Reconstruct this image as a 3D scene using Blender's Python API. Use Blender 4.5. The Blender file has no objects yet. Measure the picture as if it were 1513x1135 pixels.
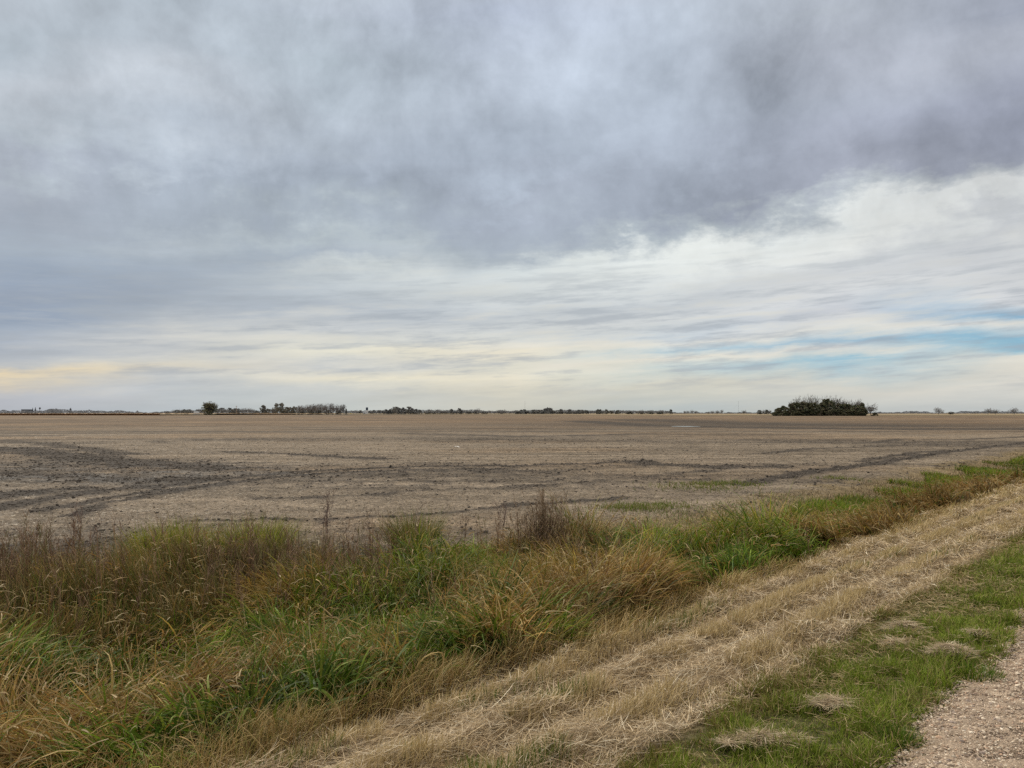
import bpy, math, random
import numpy as np
from math import radians as R

# ------------------------------------------------------------------ basics
SC = bpy.context.scene
COL = SC.collection
rng = np.random.default_rng(11)
CAM_Z, FPX, PITCH = 1.65, 1143.0, R(2.13)
FIELD_Z = -0.75
D = np.array([0.678, 0.735]); D /= np.linalg.norm(D)      # direction of the road
N = np.array([-D[1], D[0]])                               # to its left (towards the field)
HORIZON = 610.5


def ray(px, py):
    u, w = (px - 756.5) / FPX, (567.5 - py) / FPX
    return np.array([u, math.cos(PITCH) - w * math.sin(PITCH), math.sin(PITCH) + w * math.cos(PITCH)])


def ground_at(px, py, z=FIELD_Z):
    r = ray(px, py)
    k = (z - CAM_Z) / r[2]
    return np.array([r[0] * k, r[1] * k])


def pt(x, y):
    return x * N[0] + y * N[1], x * D[0] + y * D[1]


def xy(p, t):
    return p * N[0] + t * D[0], p * N[1] + t * D[1]


def lin(r, g, b):
    f = lambda c: (c / 255 / 12.92) if c / 255 <= 0.04045 else ((c / 255 + 0.055) / 1.055) ** 2.4
    return (f(r), f(g), f(b))


# ------------------------------------------------------------------ numpy noise
_tab = np.random.default_rng(5).random((256, 256))


def vnoise(x, y):
    xi, yi = np.floor(x).astype(np.int64), np.floor(y).astype(np.int64)
    fx, fy = x - xi, y - yi
    fx = fx * fx * (3 - 2 * fx); fy = fy * fy * (3 - 2 * fy)
    a = _tab[xi & 255, yi & 255]; b = _tab[(xi + 1) & 255, yi & 255]
    c = _tab[xi & 255, (yi + 1) & 255]; d = _tab[(xi + 1) & 255, (yi + 1) & 255]
    return (a * (1 - fx) + b * fx) * (1 - fy) + (c * (1 - fx) + d * fx) * fy


def fbm(x, y, o=4):
    x = np.asarray(x, float); y = np.asarray(y, float)
    s, a, tot = 0, 1.0, 0
    for i in range(o):
        s = s + a * vnoise(x * 2 ** i + 17.3 * i, y * 2 ** i + 9.1 * i); tot += a; a *= 0.5
    return s / tot


def sstep(a, b, x):
    k = np.clip((x - a) / (b - a), 0, 1)
    return k * k * (3 - 2 * k)


# ------------------------------------------------------------------ mesh helpers
def make_mesh(name, verts, faces_flat, loop_tot, col=None, smooth=False):
    me = bpy.data.meshes.new(name)
    verts = np.ascontiguousarray(verts, dtype=np.float32)
    faces_flat = np.ascontiguousarray(faces_flat, dtype=np.int32)
    loop_tot = np.ascontiguousarray(loop_tot, dtype=np.int32)
    me.vertices.add(len(verts)); me.vertices.foreach_set('co', verts.ravel())
    me.loops.add(len(faces_flat)); me.loops.foreach_set('vertex_index', faces_flat)
    me.polygons.add(len(loop_tot))
    st = np.zeros(len(loop_tot), dtype=np.int32); st[1:] = np.cumsum(loop_tot)[:-1]
    me.polygons.foreach_set('loop_start', st)
    me.polygons.foreach_set('use_smooth', np.full(len(loop_tot), smooth, dtype=bool))
    me.update(calc_edges=True)
    if col is not None:
        a = me.color_attributes.new('Col', 'FLOAT_COLOR', 'POINT')
        c = np.ones((len(verts), 4), dtype=np.float32); c[:, :3] = col
        a.data.foreach_set('color', c.ravel())
    return me


def link(name, me, mat=None, parent=None):
    o = bpy.data.objects.new(name, me); COL.objects.link(o)
    if mat is not None and me is not None and not me.materials:
        me.materials.append(mat)
    if parent is not None:
        o.parent = parent
    return o


def tag(o, label=None, cat=None, group=None, kind=None):
    if label: o['label'] = label
    if cat: o['category'] = cat
    if group: o['group'] = group
    if kind: o['kind'] = kind
    return o


def empty(name, loc, rz=0, scale=(1, 1, 1)):
    o = bpy.data.objects.new(name, None); COL.objects.link(o)
    o.location = loc; o.rotation_euler = (0, 0, rz); o.scale = scale
    o.empty_display_size = 0.1
    return o


def blades(base, az, L, lean, bend, w, c0, c1, S=4, twist=0.6, taper=1.6, r=None):
    """vectorised grass blades; returns verts, flat faces, loop totals, colours"""
    r = r or rng
    n = len(base)
    pos = np.array(base, float)
    tw = r.uniform(-twist, twist, n)
    azw = az.copy()
    V = np.zeros((n, 2 * S + 1, 3)); C = np.zeros((n, 2 * S + 1, 3))
    dv = r.normal(0, 0.12, n)
    for i in range(S + 1):
        f = i / S
        th = lean + bend * f ** 1.3
        a = azw + dv * i
        dirv = np.stack([np.sin(th) * np.cos(a), np.sin(th) * np.sin(a), np.cos(th)], 1)
        h = np.stack([-np.sin(a), np.cos(a), 0 * a], 1)
        nr = np.cross(dirv, h)
        side = h * np.cos(tw)[:, None] + nr * np.sin(tw)[:, None]
        g_ = f ** 1.35; cc = c0 * (1 - g_) + c1 * g_  # foot colour reaches further up, deepening the shade painted between blades
        if i < S:
            hw = (0.5 * w * (1 - f ** taper))[:, None]
            V[:, 2 * i] = pos - side * hw; V[:, 2 * i + 1] = pos + side * hw
            C[:, 2 * i] = cc; C[:, 2 * i + 1] = cc
            pos = pos + dirv * (L / S)[:, None]
        else:
            V[:, 2 * S] = pos; C[:, 2 * S] = cc
    k = 2 * S + 1
    off = (np.arange(n) * k)[:, None]
    q = []
    for i in range(S - 1):
        q += [2 * i, 2 * i + 1, 2 * i + 3, 2 * i + 2]
    q += [2 * S - 2, 2 * S - 1, 2 * S]
    F = (off + np.array(q)[None]).ravel()
    T = np.tile(np.array([4] * (S - 1) + [3]), n)
    return V.reshape(-1, 3), F, T, C.reshape(-1, 3)


class Bag:
    def __init__(s): s.v, s.f, s.t, s.c, s.n = [], [], [], [], 0

    def add(s, g):
        V, F, T, C = g
        s.v.append(V); s.f.append(F + s.n); s.t.append(T); s.c.append(C); s.n += len(V)

    def mesh(s, name, smooth=False):
        return make_mesh(name, np.concatenate(s.v), np.concatenate(s.f), np.concatenate(s.t), np.concatenate(s.c), smooth)


ICO_V = None


def lumps(pos, scl, col, r, jitter=0.25, shape='ico'):
    """small rough stones / clods merged in one mesh: returns a geometry tuple"""
    ph = (1 + 5 ** .5) / 2
    iv = np.array([(-1, ph, 0), (1, ph, 0), (-1, -ph, 0), (1, -ph, 0), (0, -1, ph), (0, 1, ph), (0, -1, -ph), (0, 1, -ph),
                   (ph, 0, -1), (ph, 0, 1), (-ph, 0, -1), (-ph, 0, 1)], float) / math.hypot(1, ph)
    fi = np.array([(0, 11, 5), (0, 5, 1), (0, 1, 7), (0, 7, 10), (0, 10, 11), (1, 5, 9), (5, 11, 4), (11, 10, 2), (10, 7, 6), (7, 1, 8),
                   (3, 9, 4), (3, 4, 2), (3, 2, 6), (3, 6, 8), (3, 8, 9), (4, 9, 5), (2, 4, 11), (6, 2, 10), (8, 6, 7), (9, 8, 1)])
    n = len(pos)
    V = np.repeat(iv[None], n, 0) * (1 + r.uniform(-jitter, jitter, (n, 12, 1)))
    V = V * scl[:, None, :]
    a = r.uniform(0, 6.28, n); ca, sa = np.cos(a)[:, None], np.sin(a)[:, None]
    X = V[..., 0] * ca - V[..., 1] * sa; Y = V[..., 0] * sa + V[..., 1] * ca
    V = np.stack([X, Y, V[..., 2]], -1) + pos[:, None]
    F = (np.arange(n)[:, None, None] * 12 + fi[None]).ravel()
    C = np.repeat(col[:, None], 12, 1).reshape(-1, 3)
    return V.reshape(-1, 3), F, np.full(n * 20, 3), C


# ------------------------------------------------------------------ materials
def new_mat(name):
    m = bpy.data.materials.new(name); m.use_nodes = True
    nt = m.node_tree
    for nd in list(nt.nodes): nt.nodes.remove(nd)
    return m, nt, nt.nodes.new('ShaderNodeOutputMaterial')


def leaf_mat(name, trans=0.28, gain=1.0, sat=1.0):
    m, nt, out = new_mat(name)
    at = nt.nodes.new('ShaderNodeAttribute'); at.attribute_name = 'Col'
    hs = nt.nodes.new('ShaderNodeHueSaturation'); hs.inputs['Value'].default_value = gain; hs.inputs['Saturation'].default_value = sat
    nt.links.new(at.outputs['Color'], hs.inputs['Color'])
    p = nt.nodes.new('ShaderNodeBsdfPrincipled'); p.inputs['Roughness'].default_value = 0.55
    p.inputs['Specular IOR Level'].default_value = 0.12
    nt.links.new(hs.outputs[0], p.inputs['Base Color'])
    tr = nt.nodes.new('ShaderNodeBsdfTranslucent'); nt.links.new(hs.outputs[0], tr.inputs['Color'])
    mx = nt.nodes.new('ShaderNodeMixShader'); mx.inputs[0].default_value = trans
    nt.links.new(p.outputs[0], mx.inputs[1]); nt.links.new(tr.outputs[0], mx.inputs[2])
    nt.links.new(mx.outputs[0], out.inputs['Surface'])
    return m


def rough_mat(name, color=None, rough=0.9, attr=False, noise=(8, 0.25), spec=0.2, bump=0.0):
    m, nt, out = new_mat(name)
    p = nt.nodes.new('ShaderNodeBsdfPrincipled'); p.inputs['Roughness'].default_value = rough
    p.inputs['Specular IOR Level'].default_value = spec
    tc = nt.nodes.new('ShaderNodeTexCoord')
    nz = nt.nodes.new('ShaderNodeTexNoise'); nz.inputs['Scale'].default_value = noise[0]; nz.inputs['Detail'].default_value = 5
    nt.links.new(tc.outputs['Object'], nz.inputs['Vector'])
    mr = nt.nodes.new('ShaderNodeMapRange'); mr.inputs[1].default_value = 0.3; mr.inputs[2].default_value = 0.7
    mr.inputs[3].default_value = 1 - noise[1]; mr.inputs[4].default_value = 1 + noise[1]
    nt.links.new(nz.outputs[0], mr.inputs[0])
    vm = nt.nodes.new('ShaderNodeVectorMath'); vm.operation = 'SCALE'
    if attr:
        at = nt.nodes.new('ShaderNodeAttribute'); at.attribute_name = 'Col'
        nt.links.new(at.outputs['Color'], vm.inputs[0])
    else:
        vm.inputs[0].default_value = color
    nt.links.new(mr.outputs[0], vm.inputs['Scale'])
    nt.links.new(vm.outputs[0], p.inputs['Base Color'])
    if bump:
        b = nt.nodes.new('ShaderNodeBump'); b.inputs['Strength'].default_value = bump; b.inputs['Distance'].default_value = 0.02
        nt.links.new(nz.outputs[0], b.inputs['Height']); nt.links.new(b.outputs[0], p.inputs['Normal'])
    nt.links.new(p.outputs[0], out.inputs['Surface'])
    return m


def field_mat():
    m, nt, out = new_mat('field_soil')
    L = nt.links.new
    p = nt.nodes.new('ShaderNodeBsdfPrincipled'); p.inputs['Roughness'].default_value = 0.95
    p.inputs['Specular IOR Level'].default_value = 0.1
    at = nt.nodes.new('ShaderNodeAttribute'); at.attribute_name = 'Col'
    geo = nt.nodes.new('ShaderNodeNewGeometry')

    def noise(scale, det, vec=(1, 1, 1)):
        mp = nt.nodes.new('ShaderNodeMapping'); mp.inputs['Scale'].default_value = vec
        L(geo.outputs['Position'], mp.inputs['Vector'])
        z = nt.nodes.new('ShaderNodeTexNoise'); z.inputs['Scale'].default_value = scale; z.inputs['Detail'].default_value = det
        z.inputs['Roughness'].default_value = 0.65
        L(mp.outputs[0], z.inputs['Vector'])
        return z.outputs[0]

    def rng_(x, a, b, c, d):
        r = nt.nodes.new('ShaderNodeMapRange')
        for i, v in enumerate((a, b, c, d)): r.inputs[i + 1].default_value = v
        L(x, r.inputs[0]); return r.outputs[0]

    def mul(a, b):
        q = nt.nodes.new('ShaderNodeMath'); q.operation = 'MULTIPLY'; L(a, q.inputs[0]); L(b, q.inputs[1]); return q.outputs[0]
    n1 = rng_(noise(14, 6), 0.36, 0.62, 0.55, 1.4)
    n2 = rng_(noise(1.6, 5), 0.3, 0.7, 0.72, 1.28)
    n3 = rng_(noise(0.12, 5, (1, 2.2, 1)), 0.3, 0.7, 0.84, 1.16)
    k = mul(mul(n1, n2), n3)
    vm = nt.nodes.new('ShaderNodeVectorMath'); vm.operation = 'SCALE'
    L(at.outputs['Color'], vm.inputs[0]); L(k, vm.inputs['Scale'])
    L(vm.outputs[0], p.inputs['Base Color'])
    b = nt.nodes.new('ShaderNodeBump'); b.inputs['Strength'].default_value = 0.7; b.inputs['Distance'].default_value = 0.04
    L(n1, b.inputs['Height']); L(b.outputs[0], p.inputs['Normal'])
    L(p.outputs[0], out.inputs['Surface'])
    return m


M_FIELD = field_mat()
M_LEAF = leaf_mat('grass_blades', trans=.34, gain=.98, sat=1.18)
M_STRAW = leaf_mat('dry_straw', trans=0.12)
M_STONE = rough_mat('gravel_stone', attr=True, rough=0.8, noise=(300, 0.2))
M_CLOD = rough_mat('soil_clod', attr=True, rough=0.95, noise=(60, 0.3))
M_ROAD = rough_mat('gravel_road', attr=True, rough=0.95, noise=(170, 0.5), bump=0.8)

# ------------------------------------------------------------------ camera and light
cam = bpy.data.cameras.new('camera'); cam.sensor_width = 36; cam.lens = 36 * FPX / 1513
cam.clip_start = 0.05; cam.clip_end = 20000
co = bpy.data.objects.new('camera', cam); COL.objects.link(co)
co.location = (0, 0, CAM_Z); co.rotation_euler = (R(90) + PITCH, 0, 0)
SC.camera = co

SUN_AZ, SUN_EL = R(-42), R(38)
sun = bpy.data.lights.new('sun', 'SUN'); sun.energy = 2.9; sun.angle = R(14); sun.color = (1.0, 0.93, 0.82)
so = bpy.data.objects.new('sun', sun); COL.objects.link(so)
so.rotation_euler = (R(90) - SUN_EL, 0, math.pi - SUN_AZ)
so.location = (-20, 30, 40)

# ------------------------------------------------------------------ sky
SKYX = [0, 250, 500, 756, 1000, 1250, 1513]
SKYY = [
    [-260] * 7,
    [0] * 7,
    [60, 60, 50, 60, 60, 50, 40],
    [130, 100, 130, 130, 140, 110, 100],
    [200, 170, 220, 210, 210, 170, 170],
    [290, 260, 270, 290, 285, 225, 215],
    [340, 310, 320, 350, 335, 262, 238],
    [375, 345, 345, 380, 360, 290, 254],
    [410, 375, 372, 398, 374, 315, 268],
    [440, 410, 408, 425, 395, 350, 305],
    [468, 445, 455, 468, 450, 395, 350],
    [490, 475, 485, 490, 472, 420, 440],
    [515, 500, 505, 505, 500, 460, 466],
    [530, 518, 520, 517, 508, 490, 477],
    [543, 530, 536, 530, 516, 506, 505],
    [553, 541, 548, 542, 526, 516, 519],
    [568, 552, 560, 560, 538, 530, 528],
    [585, 572, 578, 585, 565, 560, 555],
    [607] * 7]
SKYC = [
    [(190, 200, 216), (196, 206, 220), (200, 210, 226), (198, 207, 226), (194, 202, 220), (190, 197, 214), (178, 184, 202)],
    [(178, 188, 203), (190, 202, 218), (200, 210, 228), (195, 205, 228), (188, 198, 216), (190, 197, 212), (162, 168, 186)],
    [(175, 187, 202), (186, 196, 211), (186, 198, 213), (192, 202, 221), (182, 192, 210), (184, 190, 207), (175, 180, 196)],
    [(192, 200, 214), (198, 206, 220), (181, 191, 207), (180, 190, 208), (176, 186, 204), (176, 183, 201), (165, 170, 188)],
    [(180, 190, 204), (182, 192, 208), (173, 183, 201), (170, 180, 198), (168, 177, 195), (171, 177, 196), (156, 161, 181)],
    [(170, 178, 195), (165, 175, 192), (163, 173, 190), (160, 168, 185), (156, 164, 181), (160, 165, 183), (153, 158, 177)],
    [(164, 173, 191), (164, 174, 190), (168, 178, 192), (163, 172, 188), (160, 168, 186), (165, 170, 188), (160, 165, 183)],
    [(159, 171, 189), (178, 188, 202), (184, 194, 204), (172, 181, 194), (180, 189, 200), (192, 199, 209), (190, 195, 205)],
    [(148, 162, 184), (162, 173, 189), (172, 182, 197), (212, 219, 224), (240, 244, 246), (234, 238, 242), (228, 230, 235)],
    [(146, 158, 178), (156, 167, 184), (205, 212, 218), (216, 221, 224), (233, 237, 239), (238, 240, 242), (222, 225, 230)],
    [(136, 152, 176), (168, 177, 190), (180, 188, 199), (201, 206, 211), (203, 208, 214), (215, 218, 224), (205, 208, 216)],
    [(152, 166, 186), (186, 191, 197), (205, 208, 210), (212, 215, 215), (215, 218, 220), (222, 224, 228), (220, 222, 226)],
    [(165, 175, 190), (204, 205, 204), (215, 215, 208), (218, 219, 214), (206, 215, 222), (206, 209, 217), (140, 185, 215)],
    [(172, 180, 191), (190, 194, 198), (230, 226, 208), (240, 232, 212), (228, 228, 222), (230, 230, 226), (226, 226, 222)],
    [(182, 187, 193), (205, 205, 200), (212, 212, 206), (232, 227, 210), (185, 207, 217), (165, 195, 215), (142, 190, 215)],
    [(238, 218, 180), (218, 212, 198), (197, 201, 203), (225, 222, 208), (236, 231, 217), (225, 225, 220), (150, 195, 215)],
    [(214, 203, 182), (198, 201, 202), (236, 230, 210), (235, 228, 208), (202, 215, 215), (155, 196, 215), (225, 222, 212)],
    [(176, 183, 195), (190, 197, 203), (200, 205, 205), (208, 207, 196), (215, 213, 200), (212, 211, 203), (224, 221, 212)],
    [(172, 180, 192), (172, 184, 192), (193, 201, 200), (200, 200, 190), (190, 198, 198), (194, 199, 198), (195, 200, 200)]]
S0, S1 = -0.02, 1.0


def build_sky():
    w = bpy.data.worlds.new('World'); SC.world = w; w.use_nodes = True
    nt = w.node_tree
    for nd in list(nt.nodes): nt.nodes.remove(nd)
    L = nt.links.new

    def math_(op, a, b=None, c=None, clamp=False):
        q = nt.nodes.new('ShaderNodeMath'); q.operation = op; q.use_clamp = clamp
        for i, v in enumerate((a, b, c)):
            if v is None: continue
            if isinstance(v, (int, float)): q.inputs[i].default_value = v
            else: L(v, q.inputs[i])
        return q.outputs[0]

    def mrange(x, a, b, c=0.0, d=1.0, smooth=False):
        r = nt.nodes.new('ShaderNodeMapRange'); r.clamp = True
        if smooth: r.interpolation_type = 'SMOOTHSTEP'
        for i, v in enumerate((a, b, c, d)): r.inputs[i + 1].default_value = v
        L(x, r.inputs[0]); return r.outputs[0]

    def mixc(f, a, b, mode='MIX'):
        q = nt.nodes.new('ShaderNodeMix'); q.data_type = 'RGBA'; q.blend_type = mode; q.clamp_factor = True
        if isinstance(f, float): q.inputs[0].default_value = f
        else: L(f, q.inputs[0])
        for k, v in ((6, a), (7, b)):
            if isinstance(v, tuple): q.inputs[k].default_value = v
            else: L(v, q.inputs[k])
        return q.outputs[2]
    tc = nt.nodes.new('ShaderNodeTexCoord')
    sep = nt.nodes.new('ShaderNodeSeparateXYZ'); L(tc.outputs['Generated'], sep.inputs[0])
    x, y, z = sep.outputs
    az = math_('ARCTAN2', x, y)
    hl = math_('SQRT', math_('ADD', math_('MULTIPLY', x, x), math_('MULTIPLY', y, y)))
    s = math_('DIVIDE', z, math_('MAXIMUM', hl, 0.02))
    # position on a flat cloud layer overhead
    zz = math_('ADD', math_('MAXIMUM', z, 0.0), 0.07)
    qx, qy = math_('DIVIDE', x, zz), math_('DIVIDE', y, zz)

    def cloud(sx, sy, scale, det, rough=0.55, dist=0.0, seed=0.0):
        cb = nt.nodes.new('ShaderNodeCombineXYZ')
        L(math_('MULTIPLY', qx, sx), cb.inputs[0]); L(math_('MULTIPLY', qy, sy), cb.inputs[1]); cb.inputs[2].default_value = seed
        nz = nt.nodes.new('ShaderNodeTexNoise'); nz.inputs['Scale'].default_value = scale; nz.inputs['Detail'].default_value = det
        nz.inputs['Roughness'].default_value = rough; nz.inputs['Distortion'].default_value = dist
        L(cb.outputs[0], nz.inputs['Vector'])
        return math_('SUBTRACT', nz.outputs[0], 0.5)

    def angular(sx, sz, scale, det, rough=0.55, seed=0.0):
        cb = nt.nodes.new('ShaderNodeCombineXYZ')
        L(math_('MULTIPLY', az, sx), cb.inputs[0]); L(math_('MULTIPLY', math_('SUBTRACT', s, math_('MULTIPLY', az, 0.055)), sz), cb.inputs[1]); cb.inputs[2].default_value = seed
        nz = nt.nodes.new('ShaderNodeTexNoise'); nz.inputs['Scale'].default_value = scale; nz.inputs['Detail'].default_value = det
        nz.inputs['Roughness'].default_value = rough
        L(cb.outputs[0], nz.inputs['Vector'])
        return math_('SUBTRACT', nz.outputs[0], 0.5)
    def billow(sc, sq, det, rough, dist, seed):
        mp = nt.nodes.new('ShaderNodeMapping'); mp.inputs['Scale'].default_value = (1, 1, sq); mp.inputs['Location'].default_value = (seed, seed * .7, 0)
        mp.inputs['Rotation'].default_value = (0, R(14), 0)
        L(tc.outputs['Generated'], mp.inputs['Vector'])
        nz = nt.nodes.new('ShaderNodeTexNoise'); nz.inputs['Scale'].default_value = sc; nz.inputs['Detail'].default_value = det
        nz.inputs['Roughness'].default_value = rough; nz.inputs['Distortion'].default_value = dist
        L(mp.outputs[0], nz.inputs['Vector']); return math_('SUBTRACT', nz.outputs[0], 0.5)
    n_big = cloud(1, 0.9, 0.9, 3, 0.5, 0.0, 1.0)
    n_str = angular(1.0, 6.0, 3.2, 7, 0.6, 4.0)
    azw = math_('ADD', az, math_('MULTIPLY', n_big, 0.10))
    up = mrange(s, 0.14, 0.30, 0, 1, True)
    # row index of the cloud layers at this azimuth and elevation
    sw = math_('ADD', s, math_('MULTIPLY', angular(3.0, 10.0, 4.0, 9, 0.66, 9.0), 0.022))
    s01 = math_('DIVIDE', math_('SUBTRACT', sw, S0), S1 - S0, None, True)
    azs = []
    idx = None; ramps = []
    for c, px in enumerate(SKYX):
        pts = []
        for r in range(19):
            d = ray(px, SKYY[r][c])
            pts.append(((d[2] / math.hypot(d[0], d[1]) - S0) / (S1 - S0), 1 - r / 18))
        d = ray(px, 400); azs.append(math.atan2(d[0], d[1]))
        pts.sort()
        cr = nt.nodes.new('ShaderNodeValToRGB'); e = cr.color_ramp
        e.elements[0].position = pts[0][0]; e.elements[0].color = (pts[0][1],) * 3 + (1,)
        e.elements[1].position = min(1, pts[-1][0]); e.elements[1].color = (pts[-1][1],) * 3 + (1,)
        for ps, v in pts[1:-1]:
            q = e.elements.new(ps); q.color = (v, v, v, 1)
        L(s01, cr.inputs[0]); ramps.append(cr.outputs[0])
    facs = [mrange(azw, azs[i], azs[i + 1]) for i in range(6)]
    idx = ramps[0]
    for i in range(6): idx = mixc(facs[i], idx, ramps[i + 1])
    rag = math_('ADD', billow(6.0, 1.9, 9, .62, .15, 11.0), math_('MULTIPLY', billow(19.0, 1.7, 8, .62, .2, 15.0), .5))
    warp = math_('ADD', math_('MULTIPLY', n_str, 0.11), math_('MULTIPLY', math_('MULTIPLY', n_big, up), 0.16))
    warp = math_('ADD', warp, math_('MULTIPLY', math_('MULTIPLY', rag, math_('MULTIPLY', mrange(s, 0.15, 0.23), mrange(s, 0.36, 0.28))), 0.36))
    idx = math_('ADD', idx, warp, None, True)
    colr = None
    for c in range(7):
        cr = nt.nodes.new('ShaderNodeValToRGB'); e = cr.color_ramp; e.interpolation = 'LINEAR'
        rows = [(1 - r / 18, SKYC[r][c]) for r in range(19)][::-1]
        e.elements[0].position = 0; e.elements[0].color = lin(*rows[0][1]) + (1,)
        e.elements[1].position = 1; e.elements[1].color = lin(*rows[-1][1]) + (1,)
        for ps, v in rows[1:-1]:
            q = e.elements.new(ps); q.color = lin(*v) + (1,)
        L(idx, cr.inputs[0])
        colr = cr.outputs[0] if colr is None else mixc(facs[c - 1], colr, cr.outputs[0])
    # wisps and billows in the layer overhead
    w1 = billow(4.4, .95, 9, .57, .2, 3.0)
    w2 = billow(10.0, .75, 8, .6, .25, 7.0)
    amt = math_('ADD', math_('MULTIPLY', w1, 1.45), math_('ADD', math_('MULTIPLY', w2, 0.78), math_('MULTIPLY', billow(25.0, .8, 6, .6, .2, 17.0), 0.3)))
    amt = math_('MULTIPLY', amt, up)
    low = math_('MULTIPLY', math_('MULTIPLY', angular(1.0, 8.0, 6.0, 7, 0.62, 13.0), 0.34), math_('SUBTRACT', 1.0, up))
    gain = math_('ADD', 1.0, math_('ADD', amt, low))
    lowm = math_('MULTIPLY', mrange(s, 0.015, 0.05), mrange(s, 0.24, 0.12))
    stk = math_('ADD', angular(1.1, 13.0, 5.0, 8, 0.6, 31.0), math_('MULTIPLY', angular(2.5, 16.0, 6.0, 8, 0.62, 37.0), 0.6))
    gry = math_('MULTIPLY', mrange(stk, 0.0, 0.15), lowm)
    colr = mixc(math_('MULTIPLY', gry, 0.56), colr, (0.37, 0.41, 0.47, 1))
    lit = math_('MULTIPLY', mrange(stk, -0.02, -0.2), math_('MULTIPLY', lowm, mrange(az, -.55, .0, .25, 1.0)))
    lit = math_('MULTIPLY', lit, mrange(s, .16, .09, .4, 1.0))
    colr = mixc(math_('MULTIPLY', lit, 0.62), colr, (0.82, 0.78, 0.68, 1))
    hi = mrange(s, 0.62, 1.6, 1.0, 2.3)
    gain = math_('MULTIPLY', gain, hi)
    colr = mixc(mrange(s, 0.62, 1.3), colr, (0.67, 0.59, 0.49, 1))
    colr = mixc(mrange(s, .08, .2, 0, 1), colr, mixc(1.0, colr, (1.0, 1.0, .945, 1), 'MULTIPLY'))
    sc = nt.nodes.new('ShaderNodeVectorMath'); sc.operation = 'SCALE'; L(colr, sc.inputs[0]); L(gain, sc.inputs['Scale'])
    bgc = nt.nodes.new('ShaderNodeBackground'); L(sc.outputs[0], bgc.inputs[0]); bgc.inputs[1].default_value = 0.90
    st = nt.nodes.new('ShaderNodeTexSky'); st.sky_type = 'NISHITA'; st.sun_disc = False
    st.sun_elevation = SUN_EL; st.sun_rotation = SUN_AZ
    bgn = nt.nodes.new('ShaderNodeBackground'); L(st.outputs[0], bgn.inputs[0]); bgn.inputs[1].default_value = 0.006
    ad = nt.nodes.new('ShaderNodeAddShader'); L(bgc.outputs[0], ad.inputs[0]); L(bgn.outputs[0], ad.inputs[1])
    out = nt.nodes.new('ShaderNodeOutputWorld'); L(ad.outputs[0], out.inputs['Surface'])


build_sky()

# ------------------------------------------------------------------ the ground
def profile(p):
    xs = np.array([-60, -9, -7.2, -6.2, 0.9, 1.15, 2.2, 3.2, 4.5, 5.6, 6.6, 7.6, 8.6, 9.8, 12.0, 1e5])
    zs = np.array([-0.75, -0.75, -0.8, -0.02, 0.0, -0.012, -0.12, -0.28, -0.52, -0.85, -1.02, -1.0, -0.88, -0.76, FIELD_Z, FIELD_Z])
    return np.interp(p, xs, zs)


# dark wheel tracks and damp streaks across the field: (photo-traced path, half width m, strength)
TRACKS = [
    ([(-60, 762), (5, 750), (75, 737), (150, 725), (250, 717), (300, 711), (375, 703.5), (475, 695.5), (550, 692), (650, 689.5), (756, 688.5), (906, 684)], 0.55, 1.0),
    ([(60, 757), (150, 737), (250, 724), (330, 714), (400, 706.5), (475, 700.5), (560, 696.5), (650, 694), (756, 693)], 0.42, 0.9),
    ([(115, 760), (150, 746), (225, 731), (325, 717), (375, 711)], 0.4, 0.8),
    ([(270, 771), (325, 770), (450, 769), (550, 766), (625, 760), (700, 754), (780, 747), (860, 741), (920, 735)], 0.16, 0.95),
    ([(380, 737), (470, 735), (550, 731), (650, 725), (750, 720), (860, 712), (960, 704), (1060, 695)], 0.55, 0.55),
    ([(930, 682), (960, 686), (1010, 688), (1060, 690), (1130, 690)], 1.3, 0.8),
    ([(756, 722), (850, 714), (930, 706)], 0.6, 0.55),
    ([(1090, 717), (1131, 710), (1206, 697), (1281, 687), (1330, 679), (1400, 668), (1450, 662), (1530, 653)], 0.55, 0.95),
    ([(1270, 683), (1340, 671), (1400, 665)], 0.6, 0.7),
    ([(1130, 670), (1200, 663), (1300, 660), (1400, 655)], 0.9, 0.6),
    ([(1290, 655), (1330, 649), (1420, 650), (1530, 645)], 1.2, 0.7),
    ([(1400, 688), (1450, 682), (1530, 672)], 0.7, 0.9),
    ([(856, 622), (900, 625), (960, 629), (1060, 631), (1200, 633), (1340, 634), (1530, 634)], 8, 1.0),
    ([(940, 620), (1040, 624), (1140, 627), (1300, 629)], 22, 0.8),
    ([(600, 641), (700, 643), (760, 645), (850, 644), (960, 641)], 2.6, 0.75),
    ([(600, 650), (680, 653), (780, 653)], 1.4, 0.5),
    ([(340, 668), (420, 671), (500, 675), (560, 678)], 1.0, 0.75),
    ([(0, 662), (90, 672), (200, 686), (330, 692)], 2.2, 0.9),
    ([(0, 650), (60, 655), (120, 662), (180, 672)], 1.6, 0.7),
    ([(0, 700), (110, 706), (230, 712), (300, 706)], 1.4, 0.8),
    ([(0, 735), (60, 726), (120, 722)], 1.0, 0.9),
    ([(100, 647), (230, 651), (240, 655)], 1.2, 0.5),
    ([(760, 700), (860, 694), (930, 690)], 0.8, 0.5),
    ([(1000, 655), (1080, 650), (1180, 648)], 1.6, 0.4),
    ([(380, 640), (560, 637), (756, 634)], 2.5, 0.35),
    ([(-20, 629), (200, 632), (420, 629)], 4.0, 0.3),
    ([(900, 668), (1010, 662), (1120, 657)], 1.2, 0.4),
    ([(756, 747), (830, 742), (900, 738)], 0.5, 0.7),
]
BLOBS = [((110, 695), 9, .66), ((20, 690), 9, .64), ((230, 697), 6.5, 0.6), ((60, 672), 9, .4), ((330, 697), 4, .4), ((1010, 680), 5, 0.35), ((560, 720), 3, 0.3), ((1100, 627), 60, 0.75)]


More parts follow.
